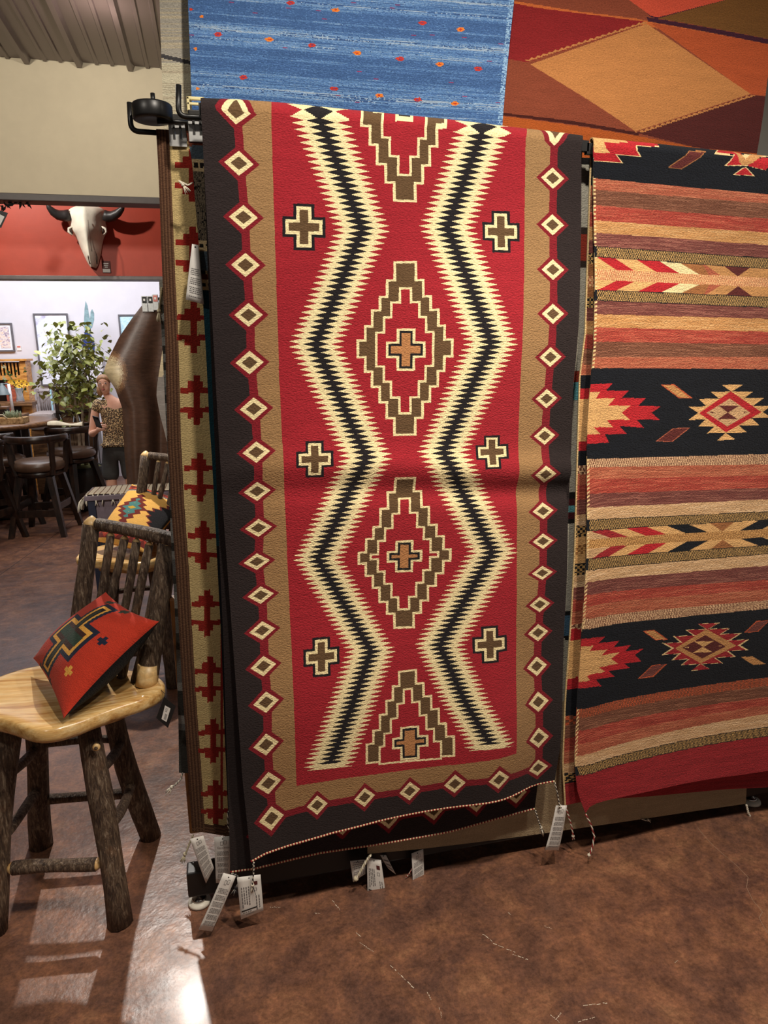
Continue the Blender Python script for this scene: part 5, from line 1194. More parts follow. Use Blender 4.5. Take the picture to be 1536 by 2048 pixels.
# ------------------------------------------------------------------ dark bar stools and pub table
DW = wood('dark_walnut', (18, 12, 9), (34, 22, 16), (54, 36, 26), (10, 10, 3), 0.3); LEA = plain('brown_leather', (82, 62, 48), 0.32, vary=0.18, scale=18, bump=0.1)
def swivel_stool(label, loc, rz):
    t = thing('swivel_bar_stool', label, 'stool', (0, 0, 0), 'dark swivel bar stools around the pub table')
    prof = [(0.02, 0.66), (0.23, 0.66), (0.255, 0.68), (0.265, 0.71), (0.255, 0.745), (0.21, 0.768), (0.12, 0.778), (0.02, 0.78)]
    G().lathe((0, 0, 0), prof, 32).build('cushion', LEA, t); G().lathe((0, 0, 0), [(0.02, 0.60), (0.20, 0.60), (0.235, 0.625), (0.24, 0.655), (0.02, 0.66)], 32).build('seat_ring', DW, t)
    def taper(name, a, b, w0, w1):
        a, b = V(a), V(b); g = G(); vs = []
        for p, w in ((a, w0), (b, w1)): vs += [p+V((sx*w, sy*w, 0)) for sx, sy in ((-1, -1), (1, -1), (1, 1), (-1, 1))]
        g.add(vs, [(0, 3, 2, 1), (4, 5, 6, 7)]+[(i, (i+1) % 4, 4+(i+1) % 4, 4+i) for i in range(4)]); g.build(name, DW, t)
    for sx in (-1, 1):
        for sy in (-1, 1): taper('leg', (sx*0.26, sy*0.26, 0), (sx*0.15, sy*0.15, 0.61), 0.024, 0.032)
    for z, r in ((0.24, 0.215), (0.30, 0.206)):
        if z == 0.24:
            for s in (-1, 1): G().box((-r, s*r-0.015, z-0.035), (r, s*r+0.015, z+0.035), 0.004).build('stretcher', DW, t)
        else:
            for s in (-1, 1): G().box((s*r-0.015, -r, z-0.035), (s*r+0.015, r, z+0.035), 0.004).build('stretcher', DW, t)
    arc = [(0.27*math.sin(a), -0.27*math.cos(a)) for a in np.linspace(-1.75, 1.75, 21)]
    P = []
    for dz, w in ((0.955, 0.0), (0.955, 0.03), (0.99, 0.036), (1.02, 0.03), (1.03, 0.012), (1.02, 0.0)):
        P.append([V((x*(1+w/0.27), y*(1+w/0.27), dz)) for x, y in arc])
    P.append(P[0]); G().grid(P, True).build('back_rail', DW, t)
    for a in (-1.2, 0.0, 1.2) if False else (-0.85, 0.85, -1.65, 1.65):
        x, y = 0.285*math.sin(a), -0.285*math.cos(a); x2, y2 = 0.235*math.sin(a), -0.235*math.cos(a)
        G().tube([(x2, y2, 0.63), (x2*1.12, y2*1.12, 0.74), (x*0.95, y*0.95, 0.85), (x*1.02, y*1.02, 0.97)], [0.030, 0.030, 0.028, 0.032], 8, smooth=False).build('arm_post', DW, t)
    t.location = loc; t.rotation_euler = (0, 0, rz); return t
sA = swivel_stool('dark wood swivel bar stool with brown leather seat in the middle, back toward camera', (-1.79, 7.86, 0), -0.15)
def stool_copy(label, loc, rz):
    c = copy_tree(sA); c['label'] = label; c.location = loc; c.rotation_euler = (0, 0, rz); return c
stool_copy('dark wood swivel bar stool at right of the pub table, nearest the tree', (-1.63, 8.72, 0), 0.95); stool_copy('dark wood swivel bar stool cut off by the left picture edge', (-2.30, 7.55, 0), -0.4); stool_copy('dark wood swivel bar stool behind the middle one, mostly hidden', (-2.28, 8.30, 0), -0.9)
RUST = wood('rustic_tabletop', (70, 46, 30), (112, 78, 50), (142, 104, 70), (3, 14, 14), 0.35)
pt_ = thing('pub_table', 'tall round rustic pub table with bark edge behind the bar stools', 'table', (-2.46, 8.75, 0))
G().lathe((-2.46, 8.75, 0), [(0.02, 1.035), (0.62, 1.035), (0.70, 1.045), (0.715, 1.07), (0.70, 1.095), (0.62, 1.10), (0.02, 1.10)], 40).build('table_top', RUST, pt_)
G().lathe((-2.46, 8.75, 0), [(0.20, 0.0), (0.20, 0.05), (0.12, 0.10), (0.11, 0.5), (0.14, 0.95), (0.3, 1.036)], 24).build('pedestal', DW, pt_)
WICK = wood('wicker', (120, 92, 56), (178, 144, 96), (206, 176, 126), (20, 20, 20), 0.7); GRN = plain('moss_green', (60, 92, 40), 0.8, vary=0.3); PGR = plain('pale_grass_green', (132, 142, 112), 0.8, vary=0.25)
tz = 1.10
tr = thing('wicker_tray', 'long shallow wicker tray on the pub table', 'tray', (-2.25, 8.42, tz))
G().box((-2.70, 8.28, tz), (-1.985, 8.52, tz+0.012), 0.003).box((-2.70, 8.28, tz), (-1.985, 8.30, tz+0.06), 0.004).box((-2.70, 8.50, tz), (-1.985, 8.52, tz+0.06), 0.004).box((-2.005, 8.28, tz), (-1.985, 8.52, tz+0.06), 0.004).build('tray_body', WICK, tr)
G().tube([(-2.28, 8.29, tz+0.05), (-2.24, 8.27, tz+0.10), (-2.18, 8.27, tz+0.10), (-2.14, 8.29, tz+0.05)], 0.007, 8).build('handle', YT, tr)
gp = thing('grass_planter', 'low planter of pale clipped grass standing in the wicker tray', 'plant', (-2.12, 8.40, tz+0.013))
G().box((-2.20, 8.35, tz+0.013), (-2.03, 8.45, tz+0.06), 0.004).build('trough', WICK, gp)
g = G()
for i in range(60):
    x, y = random.uniform(-2.19, -2.04), random.uniform(8.355, 8.445); h = random.uniform(0.05, 0.085)
    g.tube([(x, y, tz+0.055), (x+random.uniform(-.006, .006), y, tz+0.055+h*.6), (x+random.uniform(-.014, .014), y, tz+0.055+h)], [0.006, 0.005, 0.001], 5)
gr_ = g.build('grass', PGR, gp); gr_['kind'] = 'stuff'
bx = thing('moss_box', 'dark rustic box planter with a round green moss ball on the pub table', 'plant', (-2.42, 8.62, tz))
G().box((-2.53, 8.55, tz), (-2.215, 8.70, tz+0.14), 0.006).build('box', DW, bx); G().box((-2.54, 8.54, tz+0.14), (-2.205, 8.71, tz+0.165), 0.004).build('rim', RUST, bx)
g = G()
for i in range(90):
    a, b_ = random.uniform(0, 6.28), random.uniform(0, 1.4); d = V((math.cos(a)*math.cos(b_), math.sin(a)*math.cos(b_)*0.6, math.sin(b_))); c = V((-2.36, 8.62, tz+0.165))+d*0.08; n = d.cross(V((.3, .2, 1))).normalized()*0.018; m2 = d.cross(n).normalized()*0.018
    g.add([c-n, c-m2+d*.012, c+n, c+m2+d*.012], [(0, 1, 2, 3)])
mb = g.build('moss_ball', GRN, bx); mb['kind'] = 'stuff'
ck = thing('folded_cloth', 'cream cloth draped on the right bar stool back rail', 'cloth', (-1.55, 8.48, 1.03))
P = [[V((-1.80+0.36*u, 8.47+0.06*v, 1.034+0.03*math.sin(math.pi*v)+0.015*math.sin(7*u)*math.sin(3*v)+0.02*(1-u))) for v in np.linspace(0, 1, 7)] for u in np.linspace(0, 1, 12)]
G().grid(P, True, (0, 0, 0.008)).build('cloth', plain('cream_cloth', (214, 204, 178), 0.9), ck)
# ------------------------------------------------------------------ ficus
FIC = [plain('ficus_leaf_%d' % i, c, 0.38, vary=0.2) for i, c in enumerate([(116, 122, 58), (140, 146, 72), (88, 98, 46), (196, 196, 112)])]; TRK = plain('pale_trunk', (150, 134, 112), 0.8, vary=0.25, scale=20, bump=0.3)
YT_ = 8.95
tree = thing('ficus_tree', 'potted artificial ficus tree with slim pale trunks near the gallery wall', 'tree', tuple(V((onY(165, 930, YT_)[0], YT_, 0))))
bx0 = tree.location.x
G().lathe((bx0, YT_, 0), [(0.14, 0.0), (0.20, 0.05), (0.23, 0.40), (0.25, 0.52), (0.22, 0.52), (0.20, 0.50)], 28).build('pot', plain('dark_pot', (40, 38, 36), 0.5), tree); G().lathe((bx0, YT_, 0), [(0.02, 0.53), (0.18, 0.52), (0.225, 0.50)], 24).build('moss', plain('olive_moss', (120, 118, 60), 0.9, vary=0.3), tree)
tips = []
for k, (x0, top) in enumerate(((158, (150, 720)), (168, (170, 690)), (175, (178, 730)))):
    p0 = V((onY(x0, 930, YT_)[0], YT_+0.03*(k-1), 0.52)); p1 = V(onY(*top, YT_+0.05*(k-1)))
    pts = [p0.lerp(p1, t)+V((0.02*math.sin(6*t+k*2), 0.02*math.cos(5*t+k), 0)) for t in np.linspace(0, 1, 10)]; G().tube(pts, list(np.linspace(0.020, 0.009, 10)), 8).build('trunk', TRK, tree)
    for j in range(9):
        s = pts[random.randint(4, 9)]; e = V(onY(random.uniform(75, 212), random.uniform(655, 815), YT_+random.uniform(-.25, .3))); mid = s.lerp(e, .5)+V((0, 0, 0.05)); tips += [(mid, e), (s.lerp(e, .6), e)]
        G().tube([s, mid, e], [0.006, 0.004, 0.002], 5).build('branch', TRK, tree)
def leaf_mesh():
    me = bpy.data.meshes.new('leaf'); L = 0.095; w = 0.044
    v = [(0, 0, 0), (L*.3, w*.8, .004), (L*.62, w*.75, .002), (L, 0, -.012), (L*.62, -w*.75, .002), (L*.3, -w*.8, .004), (L*.35, 0, -.005), (L*.65, 0, -.006)]
    me.from_pydata(v, [], [(0, 6, 1), (1, 6, 7, 2), (2, 7, 3), (0, 5, 6), (5, 4, 7, 6), (4, 3, 7)]); return me
lms = []
for mm_ in FIC: l_ = leaf_mesh(); l_.materials.append(mm_); lms.append(l_)
cxl, czl = onY(148, 735, YT_)[0], onY(148, 735, YT_)[2]
n = 0; extra = G()
while n < 820:
    x = random.gauss(148, 38); y = random.gauss(735, 52)
    if not (68 < x < 222 and 642 < y < 850): continue
    if y > 800 and abs(x-150) > 38: continue
    if y < 690 and abs(x-150) > 72-(690-y)*0.3: continue
    c = V(onY(x, y, YT_+random.uniform(-.28, .3)))
    if n >= 290:
        Rm = Euler((random.uniform(-.6, .6), random.uniform(.1, 1.0), random.uniform(0, 6.28))).to_matrix(); s = random.uniform(.6, .95)
        extra.add([c+Rm @ (v.co*s) for v in lms[0].vertices], [tuple(pl_.vertices) for pl_ in lms[0].polygons]); n += 1; continue
    o = bpy.data.objects.new('leaf', random.choices(lms, [5, 5, 4, 2])[0]); COL.objects.link(o); o.parent = tree
    o.location = c-tree.location; o.rotation_euler = (random.uniform(-.6, .6), random.uniform(.1, 1.0), random.uniform(0, 6.28)); s = random.uniform(.62, 1.0); o.scale = (s, s, s); n += 1
xo_ = extra.build('further_leaves', FIC[1], tree); xo_['kind'] = 'stuff'
# ------------------------------------------------------------------ gallery wall: pictures, hutch, table, lamp, flowers, chair
YW_ = 11.29
FRM = plain('grey_frame', (96, 92, 96), 0.5); MATB = plain('white_mat_board', (236, 236, 240), 0.8, vary=0.02)
def art(name, stops, scale, seed=0.0):
    t = NT(name); v = t.coords('Object', (scale, scale, scale*1.4)); n = t.noise(v, 2.0+seed, 5, 0.6, 1.0); t.set(Base_Color=t.ramp(n, [(p, lin(c)) for p, c in stops]), Roughness=0.5); return t.m
def picture(label, px, mat, mt=0.0, fw=0.022):
    a, b = V(onY(px[0], px[1], YW_)), V(onY(px[2], px[3], YW_)); t = thing('framed_picture', label, 'picture', ((a.x+b.x)/2, YW_, b.z), 'framed pictures on the gallery wall')
    for lo, hi in (((a.x, a.z-fw), (b.x, a.z)), ((a.x, b.z), (b.x, b.z+fw)), ((a.x, b.z+fw), (a.x+fw, a.z-fw)), ((b.x-fw, b.z+fw), (b.x, a.z-fw))): G().box((lo[0], YW_-0.03, lo[1]), (hi[0], YW_+0.005, hi[1]), 0.002).build('frame_side', FRM, t)
    if mt: G().box((a.x+fw, YW_-0.010, b.z+fw), (b.x-fw, YW_+0.004, a.z-fw)).build('mat_board', MATB, t)
    i = fw+mt; G().box((a.x+i, YW_-0.014, b.z+i), (b.x-i, YW_-0.0101 if mt else YW_+0.004, a.z-i)).build('print', mat, t); return t
picture('tall framed pale abstract picture behind the ficus tree', (66, 627, 151, 770), art('pale_abstract', [(0.3, (150, 130, 170)), (0.42, (226, 228, 240)), (0.6, (246, 246, 250)), (0.75, (206, 150, 140))], 1.5), 0.0)
picture('small framed picture with purple and orange brush strokes at far left', (-12, 646, 31, 703), art('purple_orange_painting', [(0.3, (70, 60, 110)), (0.45, (200, 180, 190)), (0.55, (236, 226, 216)), (0.7, (224, 140, 60))], 7, 1.0), 0.028)
picture('pale blue framed picture half hidden by the cowhide', (236, 629, 300, 690), art('pale_blue_print', [(0.3, (150, 200, 220)), (0.5, (196, 226, 236)), (0.7, (226, 240, 244))], 4, 2.0), 0.0)
for k, (x, y) in enumerate(((38, 696), (56, 742))):
    a = V(onY(x, y, YW_)); t = tag(G().box((a.x-0.03, YW_-0.004, a.z-0.035), (a.x+0.03, YW_+0.004, a.z+0.035), 0.001).build('wall_label', PAPER), ('white label card right of the small framed picture', 'white label card right of the orange hutch')[k], 'card')
    G().box((a.x-0.022, YW_-0.006, a.z+0.005), (a.x+0.022, YW_-0.003, a.z+0.028)).build('print', RWS, t)
ORW = wood('honey_oak', (150, 92, 36), (206, 140, 66), (226, 168, 92), (4, 4, 20), 0.4); REDW = art('rust_panel', [(0.3, (120, 50, 40)), (0.6, (176, 84, 56)), (0.8, (206, 130, 90))], 6)
Yc = 10.9
hu = thing('oak_hutch', 'honey oak hutch with spindle gallery top at the far left wall', 'cabinet', (-2.9, Yc, 0))
hx0, hx1 = -3.5, onY(50, 720, Yc)[0]; hz = onY(30, 718, Yc)[2]
G().box((hx0-0.02, Yc-0.05, hz-0.03), (hx1+0.03, Yc+0.33, hz), 0.004).build('cornice', ORW, hu); G().box((hx0, Yc, hz-0.28), (hx1, Yc+0.02, hz-0.22), 0.002).build('rail', ORW, hu)
G().box((hx1-0.075, Yc-0.01, 0), (hx1, Yc+0.30, hz-0.03), 0.003).build('side_stile', ORW, hu); G().box((hx0, Yc-0.01, 0), (hx0+0.075, Yc+0.30, hz-0.03), 0.003).build('side_stile', ORW, hu)
x = hx0+0.1
while x < hx1-0.09: G().box((x, Yc+0.002, hz-0.22), (x+0.022, Yc+0.02, hz-0.05), 0.002).build('spindle', ORW, hu); x += 0.045
G().box((hx0+0.076, Yc+0.24, 0.05), (hx1-0.076, Yc+0.26, hz-0.04)).build('back_panel', DW, hu); G().box((hx1-0.30, Yc+0.03, 0.9), (hx1-0.078, Yc+0.05, hz-0.30)).build('door_panel', REDW, hu); G().box((hx0+0.076, Yc+0.0, 0.86), (hx1-0.076, Yc+0.24, 0.89)).build('shelf', ORW, hu)
Yd = 10.55
zt2 = onY(50, 803, Yd)[2]; tx1 = onY(71, 803, Yd)[0]
dt = thing('plank_table', 'rustic plank side table with block legs holding the flower vase', 'table', (tx1-0.4, Yd, 0))
G().box((tx1-0.9, Yd-0.2, zt2-0.05), (tx1, Yd+0.25, zt2), 0.008).build('plank_top', RUST, dt); G().box((tx1-0.16, Yd-0.1, 0), (tx1-0.03, Yd+0.15, zt2-0.05), 0.006).build('block_leg', ORW, dt); G().box((tx1-0.86, Yd-0.1, 0), (tx1-0.72, Yd+0.15, zt2-0.05), 0.006).build('block_leg', ORW, dt); G().box((tx1-0.30, Yd-0.05, zt2-0.2), (tx1-0.17, Yd+0.1, zt2-0.05)).build('dark_box', DW, dt)  # dark walnut box under the plank top, beside the right leg
GLS = NT('vase_glass'); GLS.set(Base_Color=(0.85, 0.9, 0.95), Roughness=0.06); GLS.b.inputs['Transmission Weight'].default_value = 0.75
vx = onY(40, 795, Yd)[0]
vs_ = thing('flower_vase', 'clear glass vase of yellow flowers on the plank table', 'vase', (vx, Yd, zt2))
G().lathe((vx, Yd, zt2), [(0.05, 0.0), (0.055, 0.01), (0.04, 0.08), (0.05, 0.17), (0.055, 0.18), (0.045, 0.17), (0.032, 0.08), (0.04, 0.015)], 20).build('glass', GLS.m, vs_)
YFL = plain('yellow_petals', (240, 186, 60), 0.7, vary=0.2); WFL = plain('white_petals', (222, 216, 170), 0.7, vary=0.2)
for k in range(9):
    c = V(onY(22+30*(k/8)+random.uniform(-2, 2), 767+random.uniform(-5, 6), Yd+random.uniform(-.05, .05))); g = G()
    for j in range(9):
        a = j*0.698; d = V((math.cos(a), -0.3, math.sin(a)*0.7)); n_2 = V((-math.sin(a), 0, math.cos(a)*.7)); g.add([c, c+d*0.03+n_2*0.014, c+d*0.055, c+d*0.03-n_2*0.014], [(0, 1, 2, 3)])
    fl2_ = g.build('yellow_bloom', YFL, vs_); G().lathe(c+V((0, -0.012, 0)), [(0.0, -0.008), (0.012, 0), (0.0, 0.008)], 8, 'Y').build('centre', RUST, fl2_)
    G().tube([c, c.lerp(V((vx, Yd, zt2+0.1)), .5)+V((0, 0, -0.02)), V((vx, Yd, zt2+0.06))], 0.004, 5).build('flower_stem', GRN, vs_)
for k in range(26):
    c = V(onY(random.uniform(8, 62), random.uniform(735, 775) if k < 20 else random.uniform(765, 785), Yd+random.uniform(-.08, .08))); d = V((random.uniform(-1, 1), -0.4, random.uniform(-.3, 1))).normalized(); n_2 = d.cross(V((0, 1, 0.2))).normalized(); L = random.uniform(.04, .07)
    G().add([c, c+d*L*.5+n_2*L*.25, c+d*L, c+d*L*.5-n_2*L*.25], [(0, 1, 2, 3)]).build('leaf' if k % 3 else 'white_bloom', GRN if k % 3 else WFL, vs_)
    if k % 4 == 0: G().tube([c, V((vx, Yd, zt2+0.16))], 0.0025, 5).build('flower_stem', GRN, vs_)
lx_ = onY(4, 782, 9.9); zl = 1.10
lm = thing('desk_lamp', 'grey desk lamp with cone shade and pale slanted stem at far left', 'lamp', tuple(V((onY(26, 820, 9.6)[0], 9.6, 0.82))))
LG = plain('grey_enamel', (96, 108, 110), 0.4); s0 = V(onY(27, 830, 9.6)); s1 = V(onY(17, 768, 9.6)); G().tube([s0, s1], 0.018, 8).build('stem', plain('pale_enamel', (206, 204, 206), 0.4), lm)
sc_ = V(onY(5, 780, 9.6)); G().lathe(sc_, [(0.09, -0.06), (0.088, -0.055), (0.03, 0.05), (0.02, 0.06), (0.02, 0.08), (0.001, 0.08)], 20).build('cone_shade', LG, lm); G().tube([sc_+V((0, 0, 0.075)), s1], 0.008, 8).build('arm', LG, lm)
dk_ = thing('writing_desk', 'low dark desk behind the pub table carrying the lamp', 'desk', (s0.x-0.5, 9.6, 0)); G().box((s0.x-1.2, 9.47, s0.z-0.04), (s0.x+0.10, 9.95, s0.z), 0.005).build('desk_top', RUST, dk_)
for x in (s0.x-1.15, s0.x+0.02):
    for y in (9.48, 9.88): G().box((x, y, 0), (x+0.06, y+0.06, s0.z-0.04), 0.003).build('leg', DW, dk_)
# twig chair and ottoman
TW = plain('grey_twig', (120, 108, 106), 0.8, vary=0.3, scale=25)
Ye = 10.6; cx0, cx1 = onY(76, 800, Ye)[0], onY(108, 800, Ye)[0]; z0c, z1c = onY(90, 822, Ye)[2], onY(90, 782, Ye)[2]
tc_ = thing('twig_chair', 'grey twig chair with upright slats against the gallery wall', 'chair', ((cx0+cx1)/2, Ye, 0))
for x in (cx0, cx1): G().tube([(x, Ye, 0), (x, Ye+0.03, z1c+0.03)], 0.022, 8, jitter=.05).build('back_post', TW, tc_)
for x in np.linspace(cx0+0.035, cx1-0.035, 6): G().tube([(x, Ye, z0c-0.05), (x, Ye+0.02, z1c)], 0.012, 7, jitter=.08).build('slat', TW, tc_)
G().tube([(cx0, Ye+.02, z1c-0.01), (cx1, Ye+.02, z1c-0.01)], 0.014, 7).build('crest_rail', TW, tc_); G().tube([(cx0, Ye, z0c-0.05), (cx1, Ye, z0c-0.05)], 0.016, 7).build('lower_rail', TW, tc_); G().box((cx0-0.03, Ye-0.45, z0c-0.12), (cx1+0.03, Ye-0.02, z0c-0.07), 0.01).build('seat', TW, tc_)
for x in (cx0, cx1): G().tube([(x, Ye-0.42, 0), (x, Ye-0.42, z0c-0.12)], 0.022, 8).build('leg', TW, tc_)
Yo = 9.9; o0, o1 = V(onY(62, 824, Yo)), V(onY(108, 838, Yo))
ot = thing('grey_ottoman', 'grey tufted ottoman in front of the twig chair', 'ottoman', ((o0.x+o1.x)/2, Yo, 0)); G().box((o0.x, Yo-0.25, o0.z-0.22), (o1.x+0.05, Yo+0.25, o0.z), 0.07).build('cushion', plain('grey_leather', (150, 136, 132), 0.5, vary=.15), ot); G().box((o0.x+0.02, Yo-0.22, 0.08), (o1.x+0.03, Yo+0.22, o0.z-0.21), 0.01).build('base', RUST, ot)
for x in (o0.x+0.04, o1.x-0.02):
    for y in (Yo-0.2, Yo+0.16): G().box((x, y, 0), (x+0.04, y+0.04, 0.08)).build('foot', DW, ot)
# dark console with X braces and plank chest
Yx = 9.75; xa, xb = onY(106, 775, Yx)[0], onY(186, 775, Yx)[0]; zx = onY(130, 773, Yx)[2]
co = thing('braced_console', 'dark framed console with X braces and wood panels behind the ficus', 'cabinet', ((xa+xb)/2, Yx, 0))
for lo, hi in (((xa, zx-0.05), (xb, zx)), ((xa, zx-0.33), (xb, zx-0.29)), ((xa, 0.02), (xb, 0.06))): G().box((lo[0], Yx-0.02, lo[1]), (hi[0], Yx+0.3, hi[1]), 0.003).build('frame_rail', DW, co)
for x in (xa, (xa+xb)/2-0.02, xb-0.04): G().box((x, Yx-0.015, 0), (x+0.04, Yx+0.29, zx-0.001), 0.003).build('frame_post', DW, co)
G().box((xa+0.03, Yx+0.02, 0.05), (xb-0.03, Yx+0.06, zx-0.03)).build('wood_panel', RUST, co)
for xs in ((xa+0.04, (xa+xb)/2-0.02), ((xa+xb)/2+0.02, xb-0.04)):
    for za, zb in ((0.07, zx-0.34), (zx-0.34, 0.07)): G().tube([(xs[0], Yx, za), (xs[1], Yx, zb)], 0.014, 6).build('brace', DW, co)
Yq = 9.35; qa, qb = onY(100, 860, Yq)[0], onY(190, 860, Yq)[0]; zq = onY(130, 848, Yq)[2]
ch = thing('plank_chest', 'pale brown plank chest standing behind the right bar stool', 'chest', ((qa+qb)/2, Yq, 0)); G().box((qa-.02, Yq-.02, zq-.03), (qb+.02, Yq+.2, zq), .004).build('lid', RUST, ch); G().box((qa+.01, Yq+.012, 0.0), (qb-.01, Yq+.18, zq-.03)).build('carcass', DW, ch)
nn_ = 6
for k in range(nn_): x0_ = qa+(qb-qa)*k/nn_; G().box((x0_+.003, Yq, 0.02), (x0_+(qb-qa)/nn_-.003, Yq+.012, zq-.032), .002).build('plank', wood('grey_brown_plank', (92, 70, 50), (128, 102, 76), (150, 124, 96), (12, 12, 2), .6), ch)
# glass feather sculpture and blue vase, pale blue panel
TEAL = plain('iridescent_teal_glass', (150, 186, 192), 0.2, 0.4, 0.35, 20); DBL = plain('cobalt_glaze', (42, 60, 120), 0.2, vary=.3, scale=12)
Yg = 10.9
sc2 = thing('feather_sculpture', 'teal glass feather shaped sculpture rising from a cobalt vase behind the ficus', 'sculpture', tuple(V((onY(178, 700, Yg)[0], Yg, 0))))
for pts in ([(171, 602), (175, 612), (177, 625), (180, 640), (179, 662), (169, 662), (168, 640), (169, 618)], [(184, 618), (188, 626), (188, 640), (184, 655), (178, 660), (180, 640), (181, 624)]):
    G().prism([V(onY(x, y, Yg)) for x, y in pts], (0, 0.03, 0)).build('glass_feather', TEAL, sc2)
c0 = V(onY(178, 705, Yg)); G().lathe((c0.x, Yg+0.01, c0.z-0.05), [(0.05, 0), (0.075, 0.05), (0.09, 0.16), (0.07, 0.26), (0.035, 0.31), (0.045, 0.33)], 20).build('vase', DBL, sc2); G().box((c0.x-0.18, Yg-0.15, 0), (c0.x+0.18, Yg+0.2, c0.z-0.05), 0.01).build('pedestal', LIL, sc2)
a, b = V(onY(98, 770, 10.2)), V(onY(104, 798, 10.2)); tag(G().box((a.x, 10.2, 0.0), (b.x, 10.24, a.z), .002).build('blue_board', plain('sky_blue_board', (176, 220, 236), 0.5)), 'narrow pale blue upright board beside the twig chair', 'board')
# ------------------------------------------------------------------ the woman
SKIN = NT('skin'); sv = SKIN.coords('Object'); SKIN.set(Base_Color=SKIN.ramp(SKIN.noise(sv, 8, 3), [(0.3, lin((214, 158, 130))), (0.7, lin((232, 184, 158)))]), Roughness=0.55); SKIN.b.inputs['Subsurface Weight'].default_value = 0.05
def leopard():
    t = NT('leopard_print'); v = t.coords('Object'); vo = t.new('ShaderNodeTexVoronoi'); vo.inputs['Scale'].default_value = 88; t.link(v, vo.inputs['Vector'])
    n = t.noise(v, 70, 2); d = t.math('ADD', vo.outputs['Distance'], t.math('MULTIPLY', t.math('SUBTRACT', n, 0.5), 0.35))
    t.set(Base_Color=t.ramp(d, [(0.0, lin((150, 108, 62))), (0.22, lin((140, 98, 56))), (0.27, lin((30, 24, 22))), (0.54, lin((34, 27, 24))), (0.60, lin((196, 166, 118))), (1.0, lin((206, 178, 132)))]), Roughness=0.8); return t.m
LEO = leopard(); SHO = plain('charcoal_shorts', (58, 58, 56), 0.85); HAIR = plain('brown_blond_hair', (150, 112, 78), 0.55, vary=0.35, scale=60); EYEW = plain('eye_white', (232, 228, 224), 0.3); EYED = plain('eye_iris', (44, 36, 34), 0.2); LIP = plain('lips', (168, 84, 78), 0.5)
YWm = 8.10
W0 = V((onY(216, 1000, YWm)[0], YWm, 0))
def skin_mesh(name, verts, edges, radii, mat, parent, sub=2, root=0):
    me = bpy.data.meshes.new(name); me.from_pydata([tuple(V(v)) for v in verts], edges, []); o = bpy.data.objects.new(name, me); COL.objects.link(o); o.parent = parent
    m = o.modifiers.new('skin', 'SKIN'); m.use_smooth_shade = True; m.branch_smoothing = 0.5
    bpy.context.view_layer.objects.active = o
    sl = me.skin_vertices[0].data if me.skin_vertices else None
    if sl is None:
        bm = bmesh.new(); bm.from_mesh(me); bm.verts.layers.skin.verify(); bm.to_mesh(me); bm.free(); sl = me.skin_vertices[0].data
    for i, r in enumerate(radii): sl[i].radius = r if hasattr(r, '__len__') else (r, r); sl[i].use_root = (i == root)
    s = o.modifiers.new('sub', 'SUBSURF'); s.levels = sub; s.render_levels = sub
    dg = bpy.context.evaluated_depsgraph_get(); me2 = bpy.data.meshes.new_from_object(o.evaluated_get(dg)); o.modifiers.clear(); o.data = me2; bpy.data.meshes.remove(me)
    me2.materials.clear(); me2.materials.append(mat); me2.polygons.foreach_set('use_smooth', [True]*len(me2.polygons)); return o
wm = thing('person', 'woman in leopard print top and dark shorts holding a phone beside the cowhide', 'person', tuple(W0))
# local coordinates: x right (camera), y away, z up; she faces the camera (-y)
hx = onY(208, 772, YWm)[0]-W0.x
Z = lambda py: onY(215, py, YWm)[2]
X = lambda px, py: onY(px, py, YWm)[0]-W0.x
sx = X(228, 815)                                   # spine x
def L(x, y, z): return (x, y, z)
Vt, Ed, Ra = [], [], []
def av(p, r, par=None):
    Vt.append(p); Ra.append(r); i = len(Vt)-1
    if par is not None: Ed.append((par, i))
    return i
zh, zs_, zc_, zw, zp = 0.86, 1.35, 1.22, 1.04, 0.90
pel = av(L(sx+0.0, 0, zp), (0.15, 0.105)); wa = av(L(sx, 0, zw), (0.128, 0.092), pel); chs = av(L(sx, 0, zc_), (0.14, 0.10), wa); nb = av(L(sx-0.005, 0, zs_), (0.085, 0.07), chs)
nk = av(L((sx+hx*3)/4, 0.012, 1.385), (0.047, 0.048), nb); hb = av(L(hx, 0.005, 1.445), (0.068, 0.078), nk); hm = av(L(hx, -0.008, 1.515), (0.081, 0.098), hb); ht = av(L(hx, 0.0, 1.590), (0.066, 0.082), hm)
jaw = av(L(hx, -0.052, 1.412), (0.043, 0.036), hb)
# arms: viewer-left arm bent, holding the phone in front; viewer-right arm hanging
ls = av(L(sx-0.165, 0.0, 1.315), 0.052, chs); le = av(L(X(184, 866), -0.02, Z(868)), 0.040, ls); lf = av(L(X(190, 858), -0.13, Z(862)), 0.034, le); lw = av(L(X(199, 856), -0.20, Z(858)), (0.026, 0.022), lf); lp = av(L(X(206, 852), -0.245, Z(852)), (0.018, 0.034), lw)
rs_ = av(L(sx+0.165, 0.0, 1.315), 0.052, chs); re = av(L(sx+0.20, 0.02, 1.02), 0.040, rs_); rf = av(L(sx+0.20, -0.03, 0.88), 0.034, re); rw = av(L(sx+0.195, -0.06, 0.80), (0.024, 0.028), rf); rpm = av(L(sx+0.19, -0.07, 0.73), (0.018, 0.034), rw)
for s, nm in ((-1, 'l'), (1, 'r')):
    hp = av(L(sx+s*0.085, 0, 0.80), 0.092, pel); kn_ = av(L(sx+s*0.10, -0.02, 0.46), 0.060, hp); cf = av(L(sx+s*0.10, 0.01, 0.32), 0.056, kn_); ak = av(L(sx+s*0.10, 0.02, 0.085), 0.036, cf); hl = av(L(sx+s*0.10, 0.0, 0.04), (0.036, 0.034), ak); to = av(L(sx+s*0.115, -0.15, 0.028), (0.040, 0.024), hl)
